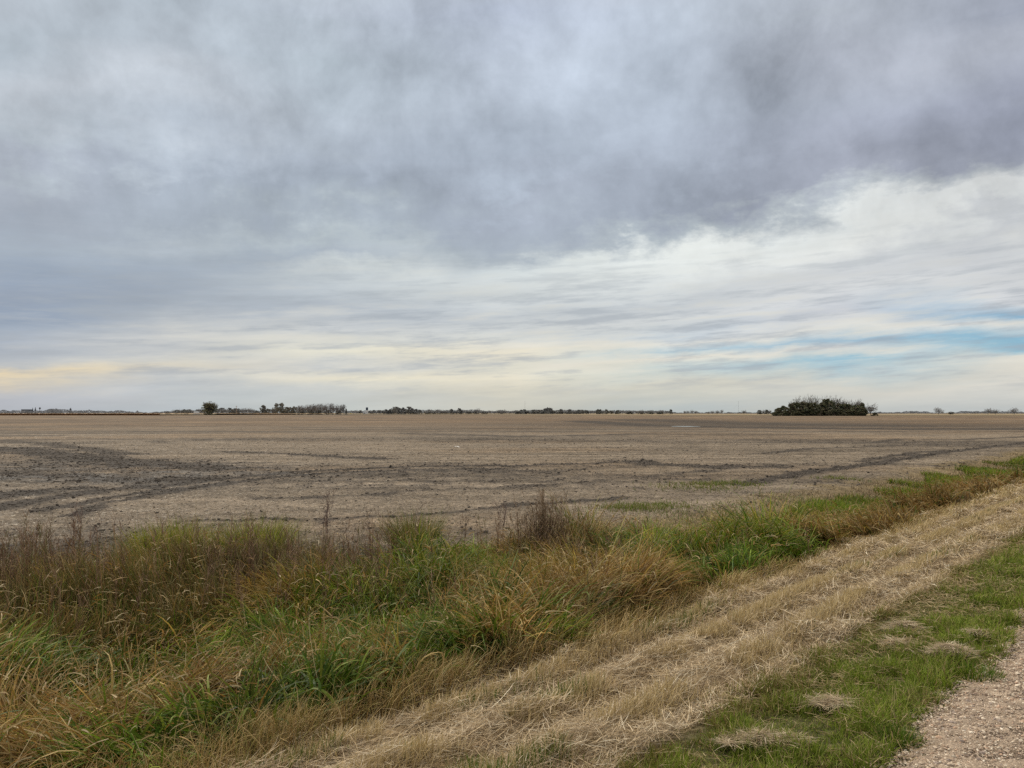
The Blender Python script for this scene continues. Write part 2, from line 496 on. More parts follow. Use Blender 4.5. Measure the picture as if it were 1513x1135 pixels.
def field_dark(x, y):
    x = np.asarray(x, float); y = np.asarray(y, float)
    dk = np.zeros_like(x)
    wob = (fbm(x * 0.9, y * 0.9, 3) - 0.5)
    br = 0.5 + 0.9 * fbm(x * 0.12 + 40, y * 0.4, 4) * (0.8 + 0.4 * fbm(x * 1.2, y * 2.1 + 9, 3))
    for path, hw, st in TRACKS:
        P = np.array([ground_at(a, b) for a, b in path])
        lo, hi = P.min(0) - 5 * hw, P.max(0) + 5 * hw
        sel = np.where((x > lo[0]) & (x < hi[0]) & (y > lo[1]) & (y < hi[1]))[0]
        if not len(sel): continue
        X = np.stack([x[sel], y[sel]], 1); best = np.full(len(sel), 1e9)
        for a, b in zip(P[:-1], P[1:]):
            d = b - a; k = np.clip(((X - a) @ d) / (d @ d), 0, 1)
            best = np.minimum(best, np.linalg.norm(X - a - k[:, None] * d, axis=1))
        e_ = np.abs(best + wob[sel] * hw * 1.3)
        w = np.maximum(np.exp(-(e_ / (hw * 1.1)) ** 2), .42 * np.exp(-(e_ / (hw * 3.2)) ** 2)) * st
        dk[sel] = np.maximum(dk[sel], w * np.clip(.6 + br[sel] * .7, 0, 1.2))
    for (a, b), rad, st in BLOBS:
        c = ground_at(a, b)
        dd = np.exp(-(((x - c[0]) / (rad * 1.4)) ** 2 + ((y - c[1]) / rad) ** 2))
        dk = np.maximum(dk, dd * st * np.clip(br * 1.3, 0, 1.1))
    st = fbm(x * 0.05 + 3, y * 0.16, 4)
    dk = np.maximum(dk, 0.62 * sstep(0.46, 0.66, st))
    st2 = fbm(x * 0.25 + 31, y * 0.7 + 8, 4)
    dk = np.maximum(dk, 0.36 * sstep(0.5, 0.7, st2))
    st3 = fbm(x * 0.015 + 9, y * 0.09 + 4, 5)
    dk = np.maximum(dk, 0.5 * sstep(0.48, 0.66, st3))
    # broken, cloddy edges close by; softer with distance
    hf = .55 * fbm(x * 1.7 + 3, y * 1.3, 4) + .45 * fbm(x * 5.5, y * 3.5 + 8, 3)
    rag = sstep(.30, .78, dk + (hf - .5) * 1.05) * np.clip(dk * 2.2, 0, 1)
    nr = .75 / (1 + (np.hypot(x, y) / 110) ** 2)
    dk = dk * (1 - nr) + rag * nr
    return np.clip(dk, 0, 1)


def relief(x, y, p):
    far = np.hypot(x, y)
    fade = 1 / (1 + (far / 120) ** 2)
    rl = (fbm(x * 1.3, y * 1.3, 4) - 0.5) * 0.10 + (fbm(x * 5, y * 5 + 3, 3) - 0.5) * 0.05
    m = sstep(2.2, 3.4, p)
    # mown strips between wheel tracks of the mower
    strip = 0.05 * np.cos((p - 3.35) * 2 * math.pi / 0.66) * sstep(2.3, 2.6, p) * (1 - sstep(4.2, 4.6, p))
    dip = 0.045 * sstep(0.3, 0.8, field_dark_cache(x, y)) * (1.3 * fbm(x * 3, y * 3, 3) - .3) * sstep(9, 10, p) * fade
    bank = sstep(-5.9, -6.6, p)
    return rl * fade * np.maximum(m, 0.12) + strip + dip


_fd = {}


def field_dark_cache(x, y):
    k = (len(x), float(x[0]), float(y[-1]))
    if k not in _fd: _fd[k] = field_dark(x, y)
    return _fd[k]


def ground_z(x, y):
    x = np.atleast_1d(np.asarray(x, float)); y = np.atleast_1d(np.asarray(y, float))
    p, t = pt(x, y)
    return profile(p) + relief(x, y, p)


C_PALE = np.array((0.205, 0.168, 0.128)); C_DARK = np.array((0.058, 0.05, 0.043)); C_FAR = np.array((0.200, 0.146, 0.097))
C_WET = np.array((0.13, 0.125, 0.12))


def ground_colour(x, y):
    p, t = pt(x, y)
    far = np.hypot(x, y)
    dk = field_dark_cache(x, y)[:, None]
    mix = sstep(60, 220, far)[:, None]
    c = C_PALE * (1 - mix) + C_FAR * mix
    v = fbm(x * 0.02 + 5, y * 0.05, 4)[:, None]
    c = c * (0.82 + 0.36 * v)
    warm = sstep(0.45, 0.7, fbm(x * 0.06 + 70, y * 0.12, 3))[:, None]
    c = c * (1 - warm * np.array((0.0, 0.06, 0.13)))
    ln_ = fbm(x * .04 + 7, y * 1.3, 3) + .6 * fbm(x * .5, y * 2.2 + 70, 3)
    c = c * (1 + 1.7 * (ln_ / 1.6 - .5) / (1 + (far / 170) ** 2))[:, None]
    c = c * (1 - dk * 0.96) + C_DARK * dk * 0.96
    # damp grey crust left of the main track
    cw = ground_at(90, 700); g = np.exp(-(((x - cw[0]) / 9) ** 2 + ((y - cw[1]) / 5.5) ** 2))[:, None]
    g = g * sstep(0.45, 0.6, fbm(x * 0.5, y * 0.9 + 50, 3))[:, None]
    c = c * (1 - g * 0.8) + C_WET * g * 0.8
    # far end of the field: dark furrow edge, then pale stubble and grassland
    jit = (fbm(x * 0.01, y * 0.01 + 3, 3) - 0.5) * 60
    yy = y + jit
    edge = sstep(560, 590, yy) * (1 - sstep(690, 720, yy)) * sstep(-120, 260, x)
    edge2 = sstep(760, 800, yy) * (1 - sstep(1150, 1250, yy)) * (1 - sstep(-120, 260, x))
    e = np.maximum(edge, edge2)[:, None]
    c = c * (1 - e) + np.array((0.07, 0.055, 0.035)) * e
    bey = (sstep(690, 720, yy) * sstep(-120, 260, x) + sstep(1180, 1260, yy) * (1 - sstep(-120, 260, x)))[:, None]
    c = c * (1 - bey) + np.array((0.24, 0.19, 0.12)) * bey
    # ditch, verge
    veg = (1 - sstep(9.0, 10.6, p + (fbm(x * 0.8, y * 0.8, 3) - 0.5) * 2.5))[:, None]
    tan = np.array((0.20, 0.155, 0.09))
    c = c * (1 - veg) + tan * (0.6 + 0.8 * fbm(x * 4, y * 4, 3)[:, None]) * veg
    tall = (sstep(4.4, 5.0, p) * (1 - sstep(7.0, 8.5, p)))[:, None]
    c = c * (1 - tall) + np.array((0.06, 0.055, 0.025)) * tall
    straw = (sstep(2.15, 2.5, p) * (1 - sstep(4.3, 4.8, p)))[:, None]
    c = c * (1 - straw) + np.array((0.27, 0.20, 0.115)) * (0.6 + 0.8 * fbm(x * 9, y * 9, 3)[:, None]) * straw
    ver = (1 - sstep(2.1, 2.4, p))[:, None]
    c = c * (1 - ver) + np.array((0.075, 0.075, 0.03)) * (0.6 + 0.8 * fbm(x * 9, y * 9, 3)[:, None]) * ver
    rd = (1 - sstep(1.0, 1.2, p))[:, None]
    c = c * (1 - rd) + np.array((0.28, 0.22, 0.17)) * rd
    return c


def build_ground():
    a_front = np.arange(-55, 55.01, 0.14)
    a_back = np.arange(57, 303, 2.5)
    A = np.radians(np.concatenate([a_front, a_back]))
    rr = [0.6]
    while rr[-1] < 9000: rr.append(rr[-1] * (1.0105 if 4 < rr[-1] < 300 else 1.03))
    Rr = np.array(rr)
    na, nr = len(A), len(Rr)
    g = Rr[:, None]
    X = (g * np.sin(A)[None]).ravel(); Y = (g * np.cos(A)[None]).ravel()
    Z = ground_z(X, Y)
    C = ground_colour(X, Y)
    X = np.append(X, 0); Y = np.append(Y, 0); Z = np.append(Z, -0.01); C = np.vstack([C, C[:1]])
    i = np.arange(nr - 1)[:, None]; j = np.arange(na)[None]; j2 = (j + 1) % na
    q = np.stack([i * na + j, (i + 1) * na + j, (i + 1) * na + j2, i * na + j2], -1).reshape(-1, 4)
    q = q[:, ::-1]
    cidx = na * nr
    tri = np.stack([np.full(na, cidx), np.arange(na), (np.arange(na) + 1) % na], 1)[:, ::-1]
    F = np.concatenate([q.ravel(), tri.ravel()]); T = np.concatenate([np.full(len(q), 4), np.full(na, 3)])
    me = make_mesh('ground', np.stack([X, Y, Z], 1), F, T, C, smooth=True)
    o = link('ground', me, M_FIELD); tag(o, kind='structure')


build_ground()


def dist_ok(x, y, margin=0.12):
    """inside a generous front wedge, so nothing is grown behind the photographer"""
    return (y > 0.5) & (np.abs(x) < y * (0.662 + margin) + 1.2)


# ------------------------------------------------------------------ gravel road
def road_edge(t):
    return 1.195 + 0.10 * (fbm(t * 1.1, t * 0 + 4, 3) - 0.5) * 2 + 0.05 * (fbm(t * 6, t * 0 + 8, 2) - 0.5) * 2


def build_road():
    t = np.concatenate([-np.geomspace(2000, 2, 40), np.arange(-1.5, 12, 0.02), np.geomspace(12.1, 3000, 160)])
    q = np.concatenate([np.linspace(0, 1.2, 58), np.linspace(1.3, 7.2, 40)])
    Tt, Q = np.meshgrid(t, q, indexing='ij')
    P = road_edge(Tt) - Q
    x, y = xy(P, Tt); x = x.ravel(); y = y.ravel(); P = P.ravel(); Tt = Tt.ravel()
    near = np.exp(-(np.hypot(x, y) / 14) ** 2)
    z = np.where(P > -6.2, 0.012, 0.0) + (fbm(x * 3, y * 3, 3) - 0.5) * 0.03 * near + (fbm(x * 22, y * 22, 3) - 0.5) * 0.022 * near
    z -= 0.02 * sstep(0.12, 0.0, Q.ravel())
    base = np.array((0.39, 0.305, 0.228))
    c = base * (0.6 + 0.8 * fbm(x * 24, y * 24, 4)[:, None]) * (0.85 + 0.3 * fbm(x * 1.5, y * 1.5, 3)[:, None])
    # damp lug prints of a tyre along the edge of the travelled way
    lug = sstep(0.25, 0.75, np.sin((y + 0.12 * fbm(x * 3, y * 3, 2)) * 2 * math.pi / 0.27)) * sstep(0.62, 0.70, P) * (1 - sstep(0.97, 1.05, P + 0.14 * fbm(Tt * 3, P * 5, 2)))
    lug = (lug * sstep(0.3, 0.45, fbm(x * 8, y * 8 + 4, 3)))[:, None]
    c = c * (1 - 0.68 * lug)
    z -= 0.025 * lug[:, 0] * near
    z += profile(P) - np.where(P > 0.9, 0, 0) * 0
    ni, nj = len(t), len(q)
    i = np.arange(ni - 1)[:, None]; j = np.arange(nj - 1)[None]
    f = np.stack([i * nj + j, (i + 1) * nj + j, (i + 1) * nj + j + 1, i * nj + j + 1], -1).reshape(-1, 4)
    me = make_mesh('gravel_road', np.stack([x, y, z], 1), f.ravel(), np.full(len(f), 4), c, True)
    o = link('gravel_road', me, M_ROAD); tag(o, kind='structure')
    # loose stones
    r = np.random.default_rng(21)
    n = 85000
    tt = r.uniform(1.5, 11, n); pp = road_edge(tt) + 0.06 - np.abs(r.normal(0, 0.55, n))
    sx, sy = xy(pp, tt)
    k = dist_ok(sx, sy, 0.25); sx, sy, pp = sx[k], sy[k], pp[k]; n = len(sx)
    sz = np.exp(r.normal(math.log(0.0029), 0.52, n)); sz = np.clip(sz, 0.0014, 0.012)
    scl = np.stack([sz * r.uniform(0.9, 1.6, n), sz * r.uniform(0.7, 1.1, n), sz * r.uniform(0.5, 0.9, n)], 1)
    pal = np.array([(0.42, 0.34, 0.26), (0.30, 0.235, 0.18), (0.56, 0.48, 0.38), (0.22, 0.16, 0.12), (0.40, 0.28, 0.20), (0.62, 0.56, 0.47), (0.26, 0.21, 0.18)])
    col = pal[r.choice(7, n, p=[.27, .25, .1, .12, .1, .06, .1])] * r.uniform(0.9, 1.35, (n, 1))
    pos = np.stack([sx, sy, 0.012 + sz * 0.25 + profile(pp) + (fbm(sx * 3, sy * 3, 3) - 0.5) * 0.03 * np.exp(-(np.hypot(sx, sy) / 14) ** 2)], 1)
    b = Bag(); b.add(lumps(pos, scl, col, r))
    o = link('loose_gravel', b.mesh('loose_gravel'), M_STONE)
    tag(o, 'pale tan loose gravel stones scattered over the road edge', 'gravel', kind='stuff')


build_road()

# ------------------------------------------------------------------ field litter: crop residue and clods
def build_residue():
    r = np.random.default_rng(31)
    n = 330000
    # spread by distance so that the far part is not over-filled
    d = 9.5 * (110 / 9.5) ** (r.random(n) ** 1.15); a = r.uniform(-0.74, 0.74, n)
    x, y = d * np.sin(a), d * np.cos(a)
    p, t = pt(x, y)
    dk = field_dark(x, y)
    k = (p > 8.6 + 1.2 * fbm(x, y, 2)) & (r.random(n) > dk * 1.5 - .05) & (r.random(n) < 0.35 + 0.65 * sstep(0.35, 0.6, fbm(x * 1.4, y * 1.4, 3)))
    x, y, d = x[k], y[k], d[k]; n = len(x)
    L = r.uniform(0.05, 0.17, n); w = r.uniform(0.004, 0.010, n) * np.clip(d / 14, 1, 4)
    pal = np.array([(0.52, 0.43, 0.32), (0.40, 0.32, 0.235), (0.62, 0.54, 0.42), (0.30, 0.225, 0.155), (0.44, 0.33, 0.21)])
    c = pal[r.choice(5, n, p=[.24, .3, .08, .24, .14])] * np.array((.76, .78, .78)) * (1 + .9 * (fbm(x * .04 + 7, y * 1.3, 3) - .5))[:, None] * r.uniform(0.62, 0.95, (n, 1)) * (.78 + .4 * fbm(x * .12, y * .3 + 6, 3))[:, None]
    z = ground_z(x, y) + r.uniform(0.0, 0.012, n)
    lean = np.where(r.random(n) < 0.10 * (d < 20), r.uniform(0.2, 0.9, n), r.uniform(1.40, 1.62, n))
    b = Bag()
    b.add(blades(np.stack([x, y, z], 1), r.uniform(0, 6.28, n), L, lean, r.uniform(-0.1, 0.25, n), w, c * 0.9, c, S=2, twist=.5, taper=4, r=r))
    o = link('crop_residue', b.mesh('crop_residue'), M_STRAW)
    tag(o, 'pale chopped crop residue lying over the harvested field', 'crop residue', kind='stuff')
    # clods
    n = 150000
    d = 9.5 * (75 / 9.5) ** r.random(n); a = r.uniform(-0.74, 0.74, n)
    x, y = d * np.sin(a), d * np.cos(a); p, t = pt(x, y); dk = field_dark(x, y)
    k = (p > 9.2) & (r.random(n) < 0.12 + .8 * dk ** 2)
    x, y, d, dk = x[k], y[k], d[k], dk[k]; n = len(x)
    s = np.clip(np.exp(r.normal(math.log(0.0125), 0.5, n)), 0.005, 0.045) * (0.75 + 0.5 * dk) * np.clip(d / 24, 1, 1.5)
    scl = np.stack([s * r.uniform(1, 1.7, n), s * r.uniform(0.8, 1.2, n), s * r.uniform(0.5, 0.9, n)], 1)
    c = np.array((0.10, 0.085, 0.072)) * r.uniform(0.6, 1.5, (n, 1))
    b = Bag(); b.add(lumps(np.stack([x, y, ground_z(x, y) + s * 0.2], 1), scl, c, r, 0.35))
    o = link('soil_clods', b.mesh('soil_clods'), M_CLOD)
    tag(o, 'dark clods of soil thrown up along the wheel tracks', 'soil', kind='stuff')


build_residue()

# ------------------------------------------------------------------ grasses
PAL = {
    'G': [(0.095, 0.155, 0.030), (0.135, 0.20, 0.042), (0.07, 0.12, 0.032), (0.18, 0.24, 0.06)],
    'Y': [(0.20, 0.25, 0.045), (0.26, 0.26, 0.06), (0.14, 0.20, 0.04), (0.33, 0.28, 0.08)],
    'O': [(0.35, 0.25, 0.10), (0.42, 0.32, 0.15), (0.29, 0.21, 0.08), (0.27, 0.25, 0.08)],
    'B': [(0.40, 0.29, 0.15), (0.29, 0.185, 0.09), (0.50, 0.39, 0.22), (0.32, 0.195, 0.085), (0.22, 0.14, 0.065)],
    'W': [(0.20, 0.15, 0.08), (0.15, 0.16, 0.055), (0.24, 0.165, 0.10), (0.12, 0.15, 0.045), (0.17, 0.19, 0.06)]}
# where each kind grows, traced on the photograph: kind, x, y, height of the spot, radius, weight
PATCH = [
    ('G', 100, 925, -.35, .45, 3), ('G', 130, 990, -.45, .5, 4), ('G', 140, 1015, -.5, .35, 3), ('G', 330, 995, -.5, .35, 2), ('G', 555, 925, -.5, .8, 6), ('G', 610, 940, -.5, .7, 6), ('G', 470, 890, -.4, .6, 4), ('G', 650, 990, -.6, .5, 5), ('G', 250, 860, -.3, .7, 3), ('G', 100, 870, -.3, .7, 3), ('G', 400, 860, -.3, .6, 2.5), ('G', 730, 905, -.5, .6, 3), ('Y', 660, 850, -.3, .8, 3), ('Y', 780, 815, -.3, .7, 3), ('G', 1200, 800, -.4, .8, 3),
    ('G', 500, 900, -.45, .5, 3), ('G', 640, 975, -.6, .5, 4), ('G', 590, 965, -.6, .4, 3), ('G', 430, 1060, -.7, .4, 3), ('G', 350, 1085, -.7, .45, 4), ('G', 500, 1075, -.7, .3, 2),
    ('G', 20, 1110, -.6, .3, 3), ('G', 190, 1115, -.6, .3, 3), ('G', 1040, 850, -.65, .9, 4), ('G', 1000, 840, -.6, .7, 3), ('G', 1090, 860, -.75, .7, 3), ('G', 400, 900, -.4, .5, 2.5),
    ('G', 310, 925, -.4, .4, 2), ('G', 690, 890, -.5, .5, 1.5), ('G', 1150, 830, -.6, .6, 2), ('G', 1130, 815, -.5, .7, 1.5), ('G', 350, 960, -.5, .4, 2.5), ('G', 270, 950, -.45, .4, 2),
    ('Y', 1000, 795, -.3, 1.0, 4), ('Y', 1080, 785, -.3, 1.2, 5), ('Y', 1150, 782, -.3, 1.2, 4), ('Y', 950, 805, -.3, .7, 4), ('Y', 1230, 765, -.35, 1.2, 3), ('Y', 560, 850, -.3, .7, 2.5),
    ('Y', 480, 850, -.25, .6, 1.5), ('Y', 700, 825, -.3, .9, 3), ('Y', 620, 835, -.3, .8, 3), ('Y', 1290, 745, -.4, 1.3, 2.5),
    ('O', 760, 855, -.4, .8, 4), ('O', 830, 870, -.5, .8, 4), ('O', 900, 830, -.4, .9, 5), ('O', 860, 810, -.3, .8, 3), ('O', 450, 860, -.3, .6, 3), ('O', 330, 870, -.3, .6, 2), ('O', 700, 860, -.4, .6, 3), ('O', 400, 840, -.25, .7, 2),
    ('B', 40, 1000, -.4, .45, 4), ('B', 70, 1060, -.5, .5, 5), ('B', 200, 1065, -.5, .45, 4), ('B', 250, 1020, -.5, .5, 4), ('B', 250, 900, -.3, .6, 2.5), ('B', 440, 985, -.5, .45, 4), ('B', 380, 1020, -.55, .4, 3),
    ('B', 860, 900, -.6, .7, 4), ('B', 770, 930, -.6, .6, 4), ('B', 1250, 795, -.4, 1.5, 5), ('B', 1350, 750, -.4, 2.2, 6), ('B', 1420, 725, -.3, 3.0, 6), ('B', 1490, 710, -.3, 4, 5), ('B', 600, 1030, -.7, .5, 5), ('B', 680, 1000, -.75, .5, 5), ('B', 690, 940, -.5, .4, 2), ('B', 1180, 810, -.5, .8, 2.5), ('Y', 1100, 800, -.4, 1.0, 5), ('G', 1120, 830, -.6, .9, 5), ('B', 1280, 775, -.4, 1.6, 6), ('B', 180, 870, -.3, .5, 1.5),
    ('W', 40, 830, -.1, 1.2, 4), ('W', 150, 820, -.1, 1.2, 4), ('W', 260, 830, -.1, 1.0, 3), ('W', 20, 880, -.3, .8, 3), ('W', 130, 860, -.2, .7, 3), ('W', 340, 810, -.2, 1.0, 4), ('W', 460, 800, -.2, .8, 3)]


def species_weights(x, y):
    ks = 'GYOBW'
    W = np.zeros((len(x), 5))
    W[:, 0] = 0.55 * sstep(0.48, 0.68, fbm(x * 0.9, y * 0.9 + 11, 3)) + 0.26
    W[:, 1] = 0.4 * sstep(0.5, 0.7, fbm(x * 0.8 + 20, y * 0.8, 3)) + 0.16
    W[:, 2] = 0.5 * sstep(0.48, 0.68, fbm(x * 0.8, y * 0.8 + 60, 3)) + 0.12
    W[:, 3] = 0.6 * sstep(0.42, 0.66, fbm(x * 0.9 + 35, y * 0.9, 3)) + 0.20
    W[:, 4] = 0.05
    for k, px, py, z, rad, w in PATCH:
        c = ground_at(px, py, z); p, t = pt(*c)
        if p < 4.9: c = np.array(xy(5.1, t))
        W[:, ks.index(k)] += 0.8 * w * np.exp(-((x - c[0]) ** 2 + (y - c[1]) ** 2) / rad ** 2)
    return W


def outer(t):
    return np.interp(t, [-10, 3.5, 6, 8.5, 11, 14, 18, 30, 60, 120], [12.6, 11.9, 9.7, 9.0, 8.2, 7.1, 6.5, 6.2, 6.1, 6.1])


def inner(t):
    return 4.72 + 0.5 * (fbm(t * 0.9, t * 0, 3) - 0.5) * 2 * 0.7


def tussock_grass(seed):
    r = np.random.default_rng(seed)
    M = 9000
    t = np.concatenate([r.uniform(-7, 14, int(M * .72)), 14 + 75 * r.random(M - int(M * .72)) ** 1.7])
    p = r.uniform(4.2, 12.6, M)
    # concentrate within the band
    x, y = xy(p, t); d = np.hypot(x, y)
    po, pi_ = outer(t) + (fbm(x * 1.1, y * 1.1, 3) - .5) * 1.6, inner(t)
    keep = (p < po) & (p > pi_) & dist_ok(x, y, 0.16)
    keep &= ~((p > po - 1.6) & (r.random(M) < 0.45))
    x, y, p, t, d = x[keep], y[keep], p[keep], t[keep], d[keep]
    m = len(x)
    W = species_weights(x, y); W = W ** 2.8; W /= W.sum(1, keepdims=True)
    sp = (r.random(m)[:, None] > np.cumsum(W, 1)).sum(1).clip(0, 4)
    H = np.array([0.62, 0.75, 0.78, 0.66, 0.8])[sp] * r.uniform(0.75, 1.2, m)
    H *= np.interp(p, [4.4, 4.9, 5.5, 9, 12], [0.6, 0.95, 1.0, 0.95, 0.8]) * np.interp(t, [-5, 3, 10, 18, 40], [0.95, 0.95, 1.0, .95, .9])
    H *= np.maximum(0.45 + 1.15 * fbm(x * 0.9, y * 0.9 + 77, 2), np.interp(t, [7, 11], [.5, .95]))
    nb = np.interp(d, [4, 9, 16, 40], [74, 66, 52, 34]).astype(int)
    I = np.repeat(np.arange(m), nb); n = len(I)
    rad = np.sqrt(r.random(n)) * np.interp(d[I], [4, 15, 40], [0.11, 0.17, 0.4]); ang = r.uniform(0, 6.283, n)
    bx, by = x[I] + rad * np.cos(ang), y[I] + rad * np.sin(ang)
    bz = ground_z(bx, by) - 0.02
    # wind has laid the blades over: stems to the left, leaf tips to the right
    wa = 2.75 + 3.4 * (fbm(x * 0.7, y * 0.7 + 5, 2) - 0.5) * 2 + r.normal(0, .25, m)
    flip = fbm(x * .9 + 3, y * .9, 2) < .43; wa = np.where(flip, wa + 3.0, wa)
    ws = r.uniform(0.5, 1.7, m)
    vx = 0.32 * np.cos(ang) * rad / 0.18 + ws[I] * np.cos(wa[I]) + r.normal(0, .24, n)
    vy = 0.32 * np.sin(ang) * rad / 0.18 + ws[I] * np.sin(wa[I]) + r.normal(0, .24, n)
    az = np.arctan2(vy, vx); mag = np.hypot(vx, vy)
    s = sp[I]
    L = H[I] * r.uniform(0.55, 1.3, n)
    lean = np.clip(0.08 + 0.44 * mag * r.uniform(0.4, 1.5, n), 0, 1.4)
    bend = np.where(s == 4, r.uniform(0.0, 0.5, n), r.uniform(0.4, 2.3, n))
    w = r.uniform(0.007, 0.021, n) * np.where(s == 0, 1.2, np.where(s == 4, 0.6, 1.0)) * np.interp(d[I], [4, 10, 20, 50], [0.9, 1.25, 1.9, 4.0])
    c1 = np.zeros((n, 3)); ks = 'GYOBW'
    for q in range(5):
        sel = np.where(s == q)[0]; pal = np.array(PAL[ks[q]])
        c1[sel] = pal[r.integers(0, len(pal), len(sel))]
    tcol = np.exp(r.normal(0.08, .26, m)) * (.5 + .75 * fbm(x * 1.6 + 12, y * 1.6, 3))
    dry = r.random(n) < np.array([0.07, 0.12, 0.16, 0.0, 0.22])[s]
    palB = np.array(PAL['B'] + [(0.52, 0.43, 0.27)])
    c1[dry] = palB[r.integers(0, len(palB), dry.sum())]
    grn = (r.random(n) < 0.10) & (s == 3); c1[grn] = np.array(PAL['G'])[r.integers(0, 4, grn.sum())]
    c1 *= tcol[I][:, None] * r.uniform(0.75, 1.25, (n, 1))
    c0 = c1 * 0.24 + np.array((0.05, 0.038, 0.016)) * 0.35  # blade feet darkened: shade in the clump recesses painted into the colour
    tipd = r.random(n) < 0.14
    c1[tipd] = c1[tipd] * 0.5 + np.array((0.46, 0.34, 0.15)) * 0.5
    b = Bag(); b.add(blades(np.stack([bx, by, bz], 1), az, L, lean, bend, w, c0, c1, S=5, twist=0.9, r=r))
    # pale flowering stems, thin and leaning left
    k = r.random(m) < 0.45
    I = np.repeat(np.where(k)[0], r.integers(1, 5, k.sum())); n = len(I)
    bx, by = x[I] + r.normal(0, .12, n), y[I] + r.normal(0, .12, n)
    c = np.array([(0.50, 0.42, 0.28), (0.42, 0.31, 0.17), (0.36, 0.24, 0.13)])[r.integers(0, 3, n)] * r.uniform(.8, 1.1, (n, 1))
    b.add(blades(np.stack([bx, by, ground_z(bx, by)], 1), r.normal(2.8, .6, n), H[I] * r.uniform(0.9, 1.5, n), r.uniform(0.3, 1.0, n), r.uniform(0, .5, n),
                 r.uniform(.003, .0055, n) * np.interp(d[I], [4, 10, 25], [1, 1.5, 2.4]), c * .8, c, S=4, taper=5, r=r))
    # broad arching leaves of the green clumps
    k = np.isin(sp, (0, 1)) & (d < 17); I = np.repeat(np.where(k)[0], 40); n = len(I)
    bx, by = x[I] + r.normal(0, .12, n), y[I] + r.normal(0, .12, n)
    c = np.array(PAL['G'] + [(.22, .26, .07)])[r.integers(0, 5, n)] * tcol[I][:, None] * r.uniform(.7, 1.3, (n, 1))
    b.add(blades(np.stack([bx, by, ground_z(bx, by) + H[I] * r.uniform(.0, .35, n)], 1), wa[I] + r.normal(0, .8, n), H[I] * r.uniform(.5, .95, n), r.uniform(.2, .9, n), r.uniform(.8, 2.3, n), r.uniform(.012, .025, n), c * .6, c, S=6, twist=.7, taper=2.2, r=r))
    k = np.isin(sp, (2, 3)) & (d < 17); I = np.repeat(np.where(k)[0], 20); n = len(I)
    bx, by = x[I] + r.normal(0, .12, n), y[I] + r.normal(0, .12, n)
    c = np.array(PAL['B'] + PAL['O'])[r.integers(0, 9, n)] * tcol[I][:, None] * r.uniform(.8, 1.4, (n, 1))
    b.add(blades(np.stack([bx, by, ground_z(bx, by) + H[I] * r.uniform(.0, .45, n)], 1), wa[I] + r.normal(0, .7, n), H[I] * r.uniform(.5, 1.0, n), r.uniform(.3, 1.2, n), r.uniform(.5, 1.8, n), r.uniform(.009, .019, n), c * .6, c, S=5, twist=.8, taper=2.4, r=r))
    # curled dead leaves caught in the stand
    I = np.repeat(np.arange(m), np.interp(d, [4, 10, 30], [6, 5, 2.5]).astype(int)); n = len(I)
    bx, by = x[I] + r.normal(0, .2, n), y[I] + r.normal(0, .2, n)
    c = np.array([(.50, .39, .23), (.42, .29, .14), (.34, .21, .09), (.60, .50, .33)])[r.integers(0, 4, n)] * r.uniform(.6, 1.05, (n, 1))
    b.add(blades(np.stack([bx, by, ground_z(bx, by) + H[I] * r.uniform(.3, .95, n)], 1), wa[I] + r.normal(0, 1.2, n), r.uniform(.07, .24, n), r.uniform(.7, 1.8, n), r.uniform(.3, 2.0, n), r.uniform(.006, .013, n) * np.interp(d[I], [4, 10, 25], [.9, 1.2, 2.2]), c * .9, c, S=4, twist=1.0, r=r))
    print('tussocks', m, 'blades', len(b.t[0]) // 5)
    return b


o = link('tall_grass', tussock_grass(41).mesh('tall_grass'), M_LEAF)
tag(o, 'tall green, gold and brown grass leaning over the roadside ditch', 'tall grass', kind='stuff')


